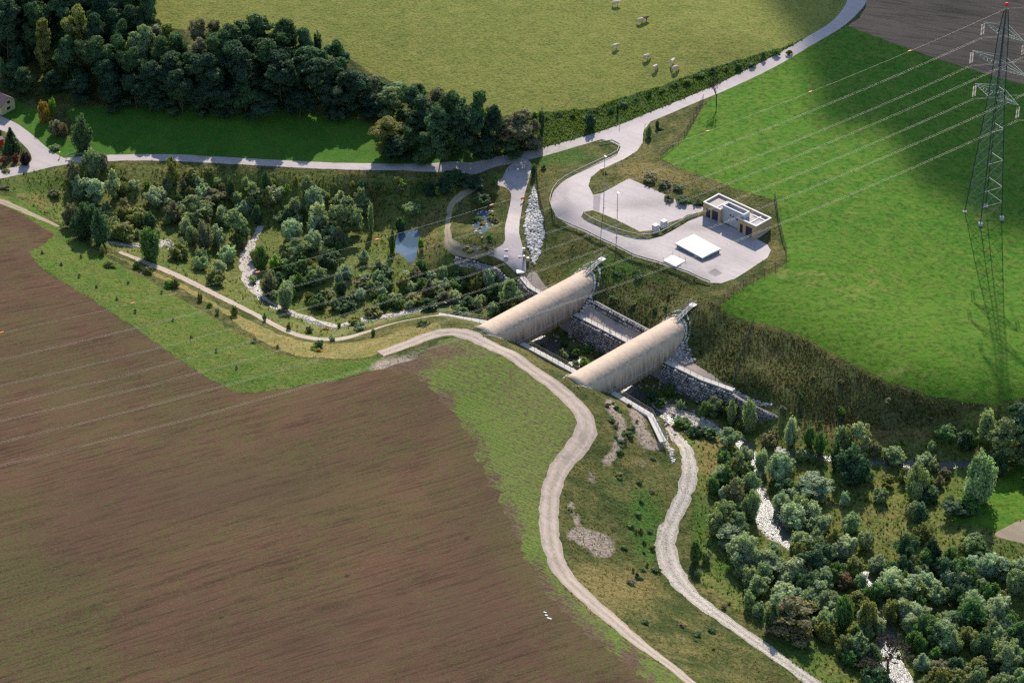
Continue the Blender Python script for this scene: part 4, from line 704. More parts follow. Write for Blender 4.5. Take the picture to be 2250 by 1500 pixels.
AZW=math.radians(-119.88); WD=Vector((math.sin(AZW),math.cos(AZW),0)); AZ2=math.radians(74); WD2=Vector((math.sin(AZ2),math.cos(AZ2),0))
def span(S,a,b,L_,twin,name,label,group,d=WD,step=6,r=.013):
    root=empty(name,S,0,label,'cable',group)
    offs=[PER*.0] if not twin else [d.cross(Vector((0,0,1)))*.22,d.cross(Vector((0,0,1)))*-.22]
    for o_ in offs: MB().path([o_+d*x+Vector((0,0,a*x+b*x*x)) for x in np.arange(0,L_+1,step)],r,4).build('strand',M['wire'],root)
    return root
S0=base+Vector((0,0,HT)); ew=span(S0,-.16222571,.000535384,300,False,'earth_wire','topmost cable with small orange markers, left of the pylon','overhead cables')
mkm=MB().box((0,0,0),(.8,.22,.22),WD,Vector((-WD.y,WD.x,0))); mme=mesh_np('marker',mkm.v,mkm.f,M['orange'])
for k_ in range(1,10):
    x=25.2185*k_; q=link('marker',mme,ew); q.location=WD*x+Vector((0,0,-.16222571*x+.000535384*x*x+.05))
def fit_a(S,ytar,xt=3):
    best=None
    for a in np.linspace(-.30,-.02,281):
        xs=np.arange(150,300,1.5); P=np.array([list(S+WD*x+Vector((0,0,a*x+.00052*x*x))) for x in xs]); u,v_=project(P[:,0],P[:,1],P[:,2]); i=np.argmin(abs(u-xt)); e=abs(v_[i]-ytar)
        if best is None or e<best[0]: best=(e,a)
    return best[1]
nms=['upper','upper','middle','middle','lower','lower']
order={0:790,2:847,1:890,4:924,3:969,5:1020}
for i,(tip,s) in enumerate(tips):
    S=base+tip-Vector((0,0,3.7)); a=fit_a(S,order[i]); side='left' if s<0 else 'right'
    span(S,a,.00052,300,True,'power_cable','twin cable from the %s end of the %s crossarm, left of the pylon'%(side,nms[i]),'overhead cables')
    span(S,-.06,.0005,100,True,'power_cable','short twin cable leaving the %s end of the %s crossarm rightwards'%(side,nms[i]),'overhead cables',WD2)
span(S0,-.06,.0005,100,False,'earth_wire','single top cable leaving the pylon rightwards','overhead cables',WD2)
#PART3
# ---------------- cloud (high above, outside the view) ----------------
def mat_cloud():
    b=NB('cloud vapour'); out=b.t.nodes['Material Output']; b.t.nodes.remove(b.b)
    d=b.n('ShaderNodeBsdfDiffuse'); d.inputs[0].default_value=(.9,.9,.92,1); t=b.n('ShaderNodeBsdfTransparent'); m=b.n('ShaderNodeMixShader')
    lw=b.n('ShaderNodeLayerWeight'); lw.inputs[0].default_value=.5; f=b.ramp(lw.outputs[1],1.0,.1,0.0,.68); b.l(f,m.inputs[0]); b.l(t.outputs[0],m.inputs[1]); b.l(d.outputs[0],m.inputs[2]); b.l(m.outputs[0],out.inputs[0]); return b.m
M['cloud']=mat_cloud()
CH=620.0
def puff(cl,px,py,r,mesh):
    g=G(px,py,8); k=CH/SDIR.z; q=link('puff',mesh,cl); q.location=Vector((g[0],g[1],0))+SDIR*k; s_=r; q.scale=(s_,s_,s_*.55); return q
bm=bmesh.new(); bmesh.ops.create_icosphere(bm,subdivisions=4,radius=1.0); pme=bpy.data.meshes.new('puff')
for v_ in bm.verts:
    c_=v_.co; v_.co=c_*(1+.10*math.sin(c_.x*4+1)*math.cos(c_.y*5)+.07*math.sin(c_.z*9+c_.x*7))
bm.to_mesh(pme); bm.free(); pme.materials.append(M['cloud']); pme.polygons.foreach_set('use_smooth',[True]*len(pme.polygons))
cl=empty('cloud',(0,0,0),0,'white fair weather cloud drifting high behind the pylon','cloud')
cl['kind']='structure'
for px,py,r in ((2080,190,30),(2200,270,32),(1990,200,24),(2300,330,34),(2020,110,26),(1900,60,26),(1820,20,24),(1720,-20,24),(2200,100,34),(2350,180,36),(2120,400,16),(2230,470,12),(1880,300,11),(1960,270,14),(2240,410,16),(1560,-60,26),(1420,-90,24),(2100,10,32),(1930,-60,32),(1860,190,13),(2320,440,18),(1500,-20,14),(2150,300,18),(2260,200,26)): puff(cl,px,py,r,pme)
# ---------------- vegetation meshes ----------------
def leafquads(C,N,size,rng,aspect=1.6,jit=.9):
    """quads at C facing roughly N; returns verts, faces"""
    n=len(C); N=N+rng.normal(0,jit,(n,3)); N/=np.linalg.norm(N,axis=1)[:,None]+1e-9
    r=rng.normal(0,1,(n,3)); r[:,2]+=.6; U_=np.cross(N,r); U_/=np.linalg.norm(U_,axis=1)[:,None]+1e-9; W_=np.cross(N,U_)
    s=size*rng.uniform(.6,1.3,n); a=U_*s[:,None]*.5; b_=W_*(s*aspect)[:,None]*.5
    V=np.stack([C-a*.35-b_,C+a-b_*.1,C+a*.2+b_,C-a+b_*.15],1).reshape(-1,3); return V,np.arange(4*n).reshape(-1,4)
def finish_crown(name,C,N,S,leaf,rng,aspect):
    C=np.concatenate(C);N=np.concatenate(N);S=np.concatenate(S)
    V,F=leafquads(C,N,leaf,rng,aspect,.7); me=mesh_np(name,V,F,M['leaf'],False)
    sh=S*rng.uniform(.7,1.3,len(S)); hue=rng.uniform(-.12,.12,len(S)); col=np.stack([sh*(1+hue),sh,sh*(1-hue),np.ones_like(sh)],-1); col=np.repeat(col,4,0).astype(np.float32)
    ca=me.color_attributes.new('shade','FLOAT_COLOR','POINT'); ca.data.foreach_set('color',col.ravel()); return me
def crown_mesh(name,seed,h,wd,nclump,nleaf,leaf,kind='round',base=.12,aspect=1.6):
    rng=np.random.default_rng(seed); C=[];N=[];S=[]
    if kind in('willow','column'):
        for i in range(nclump):
            th=rng.uniform(0,6.28); tilt=rng.uniform(0,1)**.6*(1. if kind=='willow' else .75); ln=h*rng.uniform(.60,1.04)*(1-.42*tilt*tilt); reach=wd/2*.72*tilt*rng.uniform(.75,1.1)*(1+.18*math.sin(2*th+seed)); k=int(nleaf*rng.uniform(.8,1.25))
            s=rng.uniform(.08,1,k)**.85; bow=.35*s+.65*s**.6; px=reach*bow*math.cos(th);py=reach*bow*math.sin(th); pz=ln*s
            rp=wd*rng.uniform(.09,.17)*np.sin(np.pi*np.clip(s*.84+.10,0,1))**.6
            d=rng.normal(0,1,(k,3)); d/=np.linalg.norm(d,axis=1)[:,None]; q=np.stack([px,py,pz],-1)+d*(rp*rng.uniform(.4,1.1,k))[:,None]*np.array([1,1,1.3])
            C.append(q); N.append(d+np.array([math.cos(th)*tilt,math.sin(th)*tilt,.7])*.6); S.append(np.full(k,rng.uniform(.8,1.2)))
        return finish_crown(name,[np.maximum(c,[-99,-99,.05]) for c in C],N,S,leaf,rng,aspect)
    if kind=='cone':
        for lv in np.linspace(.08,.97,16):
            rr=wd/2*(1-lv)**.85
            for th in np.arange(0,6.28,6.28/max(3,int(9*(1-lv)+3))):
                th2=th+rng.uniform(-.3,.3); k=int(nleaf*(1-lv*.6)); s=rng.uniform(.1,1,k); C.append(np.stack([rr*s*math.cos(th2),rr*s*math.sin(th2),h*lv-rr*.25*s],-1)+rng.normal(0,.09*rr+.04,(k,3))); N.append(np.tile([math.cos(th2)*.4,math.sin(th2)*.4,1.],(k,1))); S.append(np.full(k,rng.uniform(.7,1.2)))
        return finish_crown(name,C,N,S,leaf,rng,aspect)
    nl=int(rng.integers(6,10)); lobes=[(0,0,.62,.27)]
    for i in range(nl): th=6.28*i/nl+rng.uniform(-.5,.5); r=rng.uniform(.14,.34); lobes.append((r*math.cos(th),r*math.sin(th),rng.uniform(base+.14,.86-r*.5),rng.uniform(.15,.25)))
    lobes.append((rng.uniform(-.1,.1),rng.uniform(-.1,.1),.86,.15))
    for i in range(nclump):
        lx,ly,lz,lr=lobes[int(rng.integers(len(lobes)))]; d=rng.normal(0,1,3); d[2]=d[2]*.8+.25; d/=np.linalg.norm(d); c=np.array([lx*wd,ly*wd,lz*h])+d*lr*wd*rng.uniform(.55,1.0)*np.array([1,1,1.25 if h>wd*1.3 else .9])
        rc=wd*rng.uniform(.055,.105)*(1 if h>5 else 1.5); k=int(nleaf*rng.uniform(.7,1.3)); e=rng.normal(0,1,(k,3)); e/=np.linalg.norm(e,axis=1)[:,None]
        C.append(c+e*(rc*rng.uniform(.3,1.1,k)**.7)[:,None]*np.array([1.15,1.15,.8])); N.append(e*.7+d+np.array([0,0,.25])); S.append(np.full(k,rng.uniform(.7,1.25)))
    C=[np.maximum(c,[-99,-99,.03]) for c in C]
    return finish_crown(name,C,N,S,leaf,rng,aspect)
def limbs_mesh(name,seed,h,wd,n=7,thick=.2,top=.75,mat='bark'):
    rng=np.random.default_rng(seed); m=MB(); p=Vector((0,0,-.3)); r=thick; segs=5
    for k in range(segs):
        q=p+Vector((rng.uniform(-.12,.12)*wd*.3,rng.uniform(-.12,.12)*wd*.3,h*top/segs)); r2=thick*(1-(k+1)/(segs+.6)); m.tube(p,q,r,r2,7,False)
        if k>0:
            for j in range(max(1,n//segs+1)):
                th=rng.uniform(0,6.28); ln=wd*.42*rng.uniform(.6,1)*(1-.1*k); e=q+Vector((math.cos(th)*ln,math.sin(th)*ln,ln*rng.uniform(.5,.9))); m.tube(q,e,r2*.6,.02+thick*.06,5,False)
        p=q;r=r2
    return mesh_np(name,m.v,m.f,M[mat],True)
def bare_mesh(name,seed,h,wd,depth=5,thick=.16,mat='bark',twig=.022):
    rng=random.Random(seed); m=MB()
    def rec(p,d,ln,r,k):
        q=p+d*ln; m.tube(p,q,r,r*.72,4 if k<depth-1 else 5,False)
        if k==0: return
        for j in range(3 if k>1 else 4):
            dd=(d+Vector((rng.uniform(-1,1),rng.uniform(-1,1),rng.uniform(-.25,.7)))*.75).normalized(); rec(p+d*ln*rng.uniform(.55,1),dd,ln*rng.uniform(.6,.82),max(twig,r*.55),k-1)
    rec(Vector((0,0,-.2)),Vector((0,0,1)),h*.3,thick,depth)
    V_=np.array(m.v); V_[:,:2]*=wd/max(.1,(V_[:,0].max()-V_[:,0].min())); V_[:,2]*=h/V_[:,2].max(); return mesh_np(name,V_,m.f,M[mat])
LIB={}
def lib(key,kind,h,wd,cl_,nl,leaf,var,aspect=1.6,thick=.15,trunk=True,base=.12):
    LIB[key]=dict(h=h,w=wd,crowns=[crown_mesh('crown',hash(key)%1000*0+sum(map(ord,key))+i*17,h,wd,cl_,nl,leaf,kind,base,aspect) for i in range(var)],
        trunk=[limbs_mesh('trunk',sum(map(ord,key))+i,h,wd,thick=thick) for i in range(min(var,3))] if trunk else None)
lib('tall','round',15,9.5,210,120,.36,7,1.3,.26,base=.0)
lib('fine','willow',7,6.5,44,170,.25,8,1.8,.12)
lib('bushy','round',7,6.5,110,60,.30,5,1.4,.12,base=.0)
lib('shrub','willow',4,4,30,110,.22,8,1.7,.08,trunk=False)
lib('small','round',2,2.2,26,40,.20,5,1.6,.05,trunk=False,base=0.0)
lib('column','column',8,5.6,36,170,.26,4,1.8,.12)
lib('conifer','cone',8,5,60,60,.26,1,2.4,.14,base=.04)
LIB['bare']=dict(h=9,w=6,crowns=[bare_mesh('crown',3,9,6)],trunk=None); LIB['twiggy']=dict(h=6,w=7,crowns=[bare_mesh('crown',11,6,7,6,.1,'bark',.03)],trunk=None)
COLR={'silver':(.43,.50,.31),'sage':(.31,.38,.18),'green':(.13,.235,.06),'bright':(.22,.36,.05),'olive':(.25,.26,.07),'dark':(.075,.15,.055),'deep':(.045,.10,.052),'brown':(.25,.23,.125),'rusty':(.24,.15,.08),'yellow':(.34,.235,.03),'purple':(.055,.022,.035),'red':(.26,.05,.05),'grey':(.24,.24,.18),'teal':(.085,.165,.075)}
WORD={'silver':'silvery','sage':'grey green','green':'mid green','bright':'bright green','olive':'olive','dark':'dark green','deep':'very dark','brown':'brownish','rusty':'reddish brown','yellow':'golden yellow','purple':'dark purple','red':'red leaved','grey':'pale grey','teal':'bluish dark green'}
LM=[('the yellow house',(15,235)),('the drive junction',(120,340)),('the small bridge rail',(165,350)),('the road bend',(260,345)),('the straight road',(600,362)),('the service lane bridge',(1130,362)),('the road junction',(1400,290)),('the pond',(895,540)),('the loop path',(990,480)),('the garden pond',(1060,490)),('the curved rubble wall',(1060,590)),('the left walkway end',(970,690)),('the footpath start',(270,555)),('the footpath middle',(480,650)),('the footpath bend',(700,745)),('the gravel bed bend',(545,590)),('the lower gravel bed',(640,690)),('the dark basin thicket',(200,470)),('the basin centre',(680,510)),('the upper basin edge',(420,400)),('the wood front edge',(600,300)),('the wood crest',(580,120)),('the top left corner',(60,60)),('the wood end at the verge',(1130,270)),('the pasture corner',(840,180)),('the left tunnel',(1180,660)),('the channel between the tunnels',(1280,770)),('the right tunnel',(1400,780)),('the right wall end',(1610,865)),('the bent walkway',(1450,930)),('the cobbled path top',(1500,1000)),('the cobbled path fork',(1470,1180)),('the cobbled path bottom',(1700,1440)),('the glinting stream',(1700,1150)),('the heath slope foot',(1850,930)),('the side stream',(1950,1015)),('the small field corner',(2120,1120)),('the right frame edge',(2240,1000)),('the basin bottom edge',(1950,1480)),('the pool on the right',(2235,1390)),('the right basin middle',(1850,1250)),('the lower right thicket',(2080,1330)),('the sand corner',(2230,1180)),('the bare tree',(1575,205)),('the parking area',(1440,400)),('the dry bank',(620,745)),('the yard',(1500,590)),('the brown field',(300,900)),('the basin gravel patch',(560,510))]
PLACED=[]
rnd=random.Random(5)
def place(key,col,px,py,wpx,hpx=None,group='shrubs',cat='shrub',name='shrub',base=False,var=None,colv=.12):
    """px,py = middle of the crown in the photograph (or its foot when base=True); wpx,hpx its size there"""
    hpx=hpx or wpx*1.1
    if key=='column' and name in('willow_tree','willow_shrub') and py not in(912,905,478+2): key='fine'; wpx*=1.3; hpx*=.95
    if name=='willow_tree': wpx*=1.12; hpx*=1.04
    if name=='willow_shrub': wpx*=1.06
    if base: p=T1(px,py)
    else: 
        p=T1(px,py+hpx*.42)
    sc=FPX/np.dot(p-CP,FW); wm=wpx/sc; # vertical extent on screen = h*cos + depth*sin
    hm=max(.35*wm,(hpx/sc-.52*wm*.55)/.84)
    PLACED.append((key,col,p,wm,hm,group,cat,name,px,py,var,colv))
P_=place
# --- left basin, hand placed ---
SG=('willow shrubs of the left stream basin','willow shrub','willow_shrub')
def lb(key,col,px,py,w_,h_): P_(key,col,px,py,w_,h_,*SG)
for a in [('fine','green',332,532,72,92),('fine','dark',190,480,84,100),('fine','teal',222,500,60,90),('fine','sage',203,352,60,80),('shrub','grey',228,352,34,46),('fine','brown',165,378,44,66),('fine','brown',160,470,60,70),('fine','silver',212,415,72,72),('fine','silver',252,412,46,80),('shrub','olive',300,470,70,62),('fine','silver',345,422,84,62),('fine','sage',432,456,70,76),('fine','brown',380,460,60,56),('fine','olive',270,470,60,56),('fine','brown',450,515,56,78),('column','sage',520,490,40,84),('shrub','silver',480,515,46,60),('shrub','sage',440,572,46,44),('shrub','silver',500,552,52,54),('shrub','olive',392,545,60,50),('shrub','olive',475,603,64,50),('fine','sage',560,420,50,50),('fine','dark',508,412,26,60),('shrub','silver',600,420,60,50),('fine','silver',690,430,60,62),('fine','sage',762,472,78,96),('fine','silver',702,470,62,70),('fine','silver',640,500,70,66),('fine','silver',690,520,60,60),('fine','sage',655,545,58,60),('shrub','bright',608,572,44,42),('fine','dark',725,560,76,60),('shrub','green',660,570,66,50),('shrub','sage',700,600,56,48),('fine','sage',628,645,46,80),('fine','brown',592,618,54,66),('shrub','dark',640,590,46,46),('shrub','silver',760,592,44,42),('shrub','silver',800,560,36,40),('shrub','sage',905,452,54,38),('shrub','dark',880,490,34,44),('shrub','green',862,530,26,56),('shrub','bright',925,535,20,40),('column','sage',816,480,22,70),('shrub','dark',845,590,60,40),('shrub','brown',800,615,60,34),('shrub','silver',745,605,30,36),('fine','green',575,560,48,60),('column','silver',487,468,26,50),('shrub','silver',535,450,54,46),('fine','brown',470,430,56,46),('fine','olive',380,380,46,56),('column','olive',378,362,24,50),('shrub','olive',420,378,52,40),('shrub','olive',460,372,40,30),('shrub','brown',120,420,40,24),('fine','sage',650,450,54,54),('fine','teal',585,395,30,44),('shrub','teal',795,405,30,36),('shrub','silver',555,610,26,26),('fine','olive',270,500,80,60),('fine','dark',330,480,50,50),('fine','silver',410,490,46,50),('fine','teal',565,470,34,50)]: lb(*a)
for a in [('fine','green',1005,620,60,50),('fine','sage',960,630,56,46),('fine','olive',1045,625,46,46),('fine','teal',1085,640,50,56),('fine','sage',1122,650,66,86),('fine','sage',1115,625,44,44),('fine','dark',1030,660,60,40),('shrub','olive',910,650,60,40),('fine','green',930,622,56,46),('shrub','sage',870,650,56,40),('fine','brown',975,650,40,34),('shrub','olive',820,680,60,30),('shrub','dark',760,665,60,34),('shrub','green',700,655,60,44),('shrub','green',850,620,50,36),('shrub','olive',780,700,40,30),('shrub','sage',790,712,44,30),('shrub','green',1010,678,50,26),('fine','dark',1100,680,50,36),('shrub','silver',890,600,44,30),('shrub','bright',900,615,34,24),('shrub','dark',640,640,40,34),('shrub','olive',720,640,50,30),('shrub','green',680,610,50,36),('shrub','brown',780,640,40,26),('shrub','olive',1060,600,40,34),('shrub','sage',1060,655,40,36)]: lb(*a)
# channel
for a in [('shrub','green',1262,768,40,30),('shrub','sage',1235,775,36,34),('shrub','bright',1285,790,40,28),('shrub','green',1315,775,36,26),('shrub','sage',1265,795,26,20),('shrub','teal',1240,750,30,26),('shrub','green',1290,760,36,30),('shrub','teal',1430,862,40,36),('shrub','green',1470,850,44,40),('fine','sage',1508,850,26,40),('shrub','green',1450,880,44,30),('shrub','teal',1420,880,34,26),('shrub','sage',1495,885,30,28),('shrub','dark',1190,760,26,20)]: P_(*a,'shrubs in the walled channel','shrub','channel_shrub')
# right basin, hand placed
RG=('willow trees of the right stream basin','willow','willow_tree')
for a in [('column','sage',1646,912,44,92),('column','sage',1606,905,36,66),('fine','sage',1570,890,40,50),('fine','green',1548,895,34,40),('shrub','green',1500,920,50,30),('shrub','dark',1530,940,50,34),('shrub','green',1560,945,50,30),('fine','silver',1736,945,44,76),('fine','green',1778,955,38,56),('shrub','sage',1760,990,50,40),('fine','sage',1600,960,60,60),('fine','green',1590,1005,46,54),('fine','sage',1620,1020,44,70),('fine','silver',1712,1015,84,84),('fine','silver',1672,1005,40,60),('fine','brown',1610,1075,60,70),('fine','sage',1650,1105,56,84),('fine','sage',1590,1120,60,70),('fine','silver',1600,1165,76,60),('fine','silver',1630,1195,96,92),('column','green',1527,1205,36,72),('shrub','sage',1552,1215,30,40),('shrub','sage',1533,1255,20,26),('fine','green',1800,970,40,60),('fine','sage',1848,960,50,70),('column','silver',1888,955,34,76),('column','teal',1872,1010,78,118),('fine','dark',1835,1000,40,80),('fine','sage',1965,990,70,52),('shrub','silver',2035,1000,50,40),('fine','sage',2012,1052,80,100),('fine','dark',2040,1075,70,50),('fine','green',2130,1100,60,50),('fine','teal',2095,1110,66,50),('fine','sage',2010,1115,54,54),('shrub','bright',1850,900,20,20),('fine','silver',1790,1060,84,64),('shrub','silver',1720,1080,34,34),('fine','silver',1740,1120,90,70),('fine','sage',1800,1140,80,60),('fine','sage',1870,1140,60,60),('fine','sage',1760,1180,80,60),('fine','silver',1850,1190,90,66),('fine','sage',1900,1180,60,60),('fine','dark',1990,1200,60,76),('fine','deep',2045,1205,50,76),('fine','olive',2030,1165,60,60),('fine','teal',2020,1120,56,60),('shrub','sage',1935,1080,50,46),('shrub','silver',1855,1090,30,40),('fine','silver',1690,1230,70,66),('fine','silver',1745,1240,84,70),('fine','sage',1800,1260,80,70),('fine','rusty',1855,1270,50,44),('fine','silver',1720,1290,84,60),('fine','sage',1660,1275,70,54),('shrub','sage',1645,1312,36,54),('fine','brown',1740,1345,110,100),('fine','dark',1700,1350,60,80),('fine','green',1850,1340,56,100),('fine','olive',1905,1345,60,90),('shrub','olive',1820,1385,50,54),('fine','green',1920,1295,60,60),('fine','dark',1920,1480,90,80),('fine','olive',2060,1480,70,70),('fine','yellow',2110,1480,0,0),('fine','silver',2010,1340,90,70),('fine','sage',2070,1380,90,80),('fine','green',2130,1330,90,80),('fine','silver',2190,1330,80,80),('fine','sage',2230,1270,70,80),('fine','silver',2170,1230,90,70),('fine','green',2110,1240,80,70),('fine','sage',2050,1290,80,60),('fine','silver',1960,1260,90,70),('fine','sage',2210,1440,70,80),('fine','teal',2160,1410,70,80),('fine','olive',2110,1480,80,60),('fine','grey',2060,1460,60,50),('fine','sage',2200,1490,70,60),('fine','green',2020,1410,40,60),('shrub','sage',2240,1480,50,60),('fine','silver',1930,1230,60,50),('fine','sage',2140,1180,60,50)]:
    if a[4]>0: P_(*a,*RG)
P_('twiggy','brown',1950,1425,135,100,'bare twiggy shrubs','shrub','leafless_shrub')
TG=('tall willows by the small field','willow tree','willow_tree')
for a in [('fine','sage',2150,1040,96,140),('fine','sage',2212,960,92,110),('fine','sage',2165,930,70,90),('tall','teal',2250,930,90,120),('fine','dark',2120,960,60,60),('fine','green',2080,940,70,50),('tall','teal',2290,1000,90,120),('fine','dark',2190,1010,60,70)]: P_(*a,*TG)
# random fill
def fill(poly,n,mind,types,grp,wr=(34,62)):
    P=np.array(poly,float); x0,y0=P.min(0);x1,y1=P.max(0); c=0; tries=0
    while c<n and tries<6000:
        tries+=1; x,y=rnd.uniform(x0,x1),rnd.uniform(y0,y1)
        if not pip(P,np.array([x]),np.array([y]))[0]: continue
        wv=rnd.uniform(*wr); q=T1(x,y); 
        if any((q[0]-o[2][0])**2+(q[1]-o[2][1])**2<(mind*(wv/50+o[3]/5)/2)**2 for o in PLACED): continue
        ri=region_at(np.array([q[0]]),np.array([q[1]]))[0]
        if ri>=0 and REG[ri][0] not in('basin_ground','bank','grass_bank','nettle_verge','lawn'): continue
        k,cc=rnd.choice(types); P_(k,cc,x,y,wv,wv*rnd.uniform(.8,1.2),*grp,base=True); c+=1
LT=[('fine','silver'),('fine','sage'),('shrub','sage'),('shrub','olive'),('shrub','silver'),('fine','brown'),('shrub','green'),('fine','sage'),('shrub','sage'),('shrub','silver'),('fine','teal')]
fill([(170,410),(330,405),(520,400),(700,410),(800,430),(800,520),(760,600),(850,640),(850,680),(700,690),(600,660),(585,560),(520,610),(440,600),(280,540),(160,500),(150,440)],125,1.3,LT,SG,(24,46))
fill([(820,590),(950,600),(1000,600),(1100,630),(1090,690),(950,680),(820,690),(760,660)],30,2.0,LT,SG,(30,50))
fill([(250,395),(560,400),(800,405),(960,405),(1050,405),(980,430),(860,440),(500,420),(250,415)],30,2.2,[('shrub','olive'),('shrub','green'),('small','olive'),('small','dark'),('shrub','brown'),('small','bright')],('bushes below the road','bush','bush'),(16,30))
RTY=[('fine','silver'),('fine','sage'),('fine','silver'),('fine','sage'),('shrub','green'),('fine','green'),('fine','olive'),('shrub','sage'),('fine','teal')]
fill([(1600,1000),(1660,1000),(1690,1110),(1760,1060),(1800,1180),(1900,1230),(2000,1260),(2070,1220),(2120,1200),(2260,1240),(2300,1500),(1990,1520),(1900,1500),(1830,1420),(1690,1390),(1620,1280),(1580,1200),(1560,1060)],185,1.1,RTY,RG,(38,66))
fill([(1560,890),(1700,960),(1850,960),(2100,970),(2080,1080),(1900,1100),(1800,1040),(1660,980)],30,2.3,[('shrub','olive'),('shrub','sage'),('shrub','green'),('fine','sage'),('small','olive'),('shrub','brown')],RG,(26,46))
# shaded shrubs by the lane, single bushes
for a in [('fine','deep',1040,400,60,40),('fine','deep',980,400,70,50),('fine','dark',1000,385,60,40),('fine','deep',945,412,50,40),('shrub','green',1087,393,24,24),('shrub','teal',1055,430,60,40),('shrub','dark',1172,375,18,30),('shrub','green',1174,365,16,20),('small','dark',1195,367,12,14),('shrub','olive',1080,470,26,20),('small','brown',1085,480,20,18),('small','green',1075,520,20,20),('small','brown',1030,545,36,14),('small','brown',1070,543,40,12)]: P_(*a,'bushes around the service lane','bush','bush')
for a in [('shrub','green',1425,288,22,34),('shrub','teal',1444,272,14,24),('shrub','deep',1297,260,42,46),('column','deep',1357,241,11,22),('shrub','brown',1470,430,36,20),('shrub','dark',1500,436,46,22),('shrub','dark',1535,440,34,18),('shrub','brown',1428,385,50,22),('shrub','brown',1460,400,44,22),('small','olive',1330,378,12,10),('small','olive',1452,280,16,10),('shrub','brown',1720,895,30,24),('small','dark',1490,410,30,16)]: P_(*a,'bushes near the yard and junction','bush','bush')
for i,(x,y) in enumerate([(93,552),(135,578),(174,604),(213,627),(257,654),(297,682),(160,545),(178,562),(380,700),(420,738),(475,768),(520,805),(282,618),(355,640),(560,745),(610,760)]): P_('small','grey' if i%3 else 'brown',x,y,8,10,'staked saplings on the green bank','sapling','sapling')
for a in [('shrub','olive',240,575,40,24),('shrub','olive',225,548,20,30),('shrub','green',300,580,24,22),('shrub','olive',325,590,34,24),('shrub','bright',370,620,30,24),('shrub','olive',385,620,26,26),('shrub','olive',440,650,20,26),('small','bright',460,668,18,16),('shrub','sage',478,680,16,24),('shrub','olive',515,680,22,30),('shrub','green',582,695,14,24),('shrub','green',700,752,34,26),('small','bright',690,762,26,12),('small','yellow',700,768,20,8),('small','yellow',716,722,20,8),('shrub','olive',680,720,26,24),('shrub','green',820,728,14,22),('small','dark',555,750,16,8),('shrub','sage',730,742,22,16),('small','olive',930,708,40,8),('shrub','olive',635,715,20,22),('shrub','bright',745,712,14,20)]: P_(*a,'bushes along the footpath and dry bank','bush','bush')
# small herbs bushes on slopes right
for i in range(80):
    x,y=rnd.choice([(rnd.uniform(1240,1440),rnd.uniform(990,1160)),(rnd.uniform(1330,1400),rnd.uniform(880,1000)),(rnd.uniform(1350,1440),rnd.uniform(1160,1300)),(rnd.uniform(1650,2050),rnd.uniform(770,930)),(rnd.uniform(1320,1520),rnd.uniform(590,700)),(rnd.uniform(1400,1600),rnd.uniform(1350,1450)),(rnd.uniform(1540,1640),rnd.uniform(1250,1350))]); q=T1(x,y); ri=region_at(np.array([q[0]]),np.array([q[1]]))[0]
    if (ri<0 or REG[ri][0] in('heath_slope','basin_ground')) and y>585: P_('small',rnd.choice(['dark','olive','brown','green']),x,y,rnd.uniform(8,26),rnd.uniform(7,15),'low bushes dotted over the slopes','low bush','low_bush')
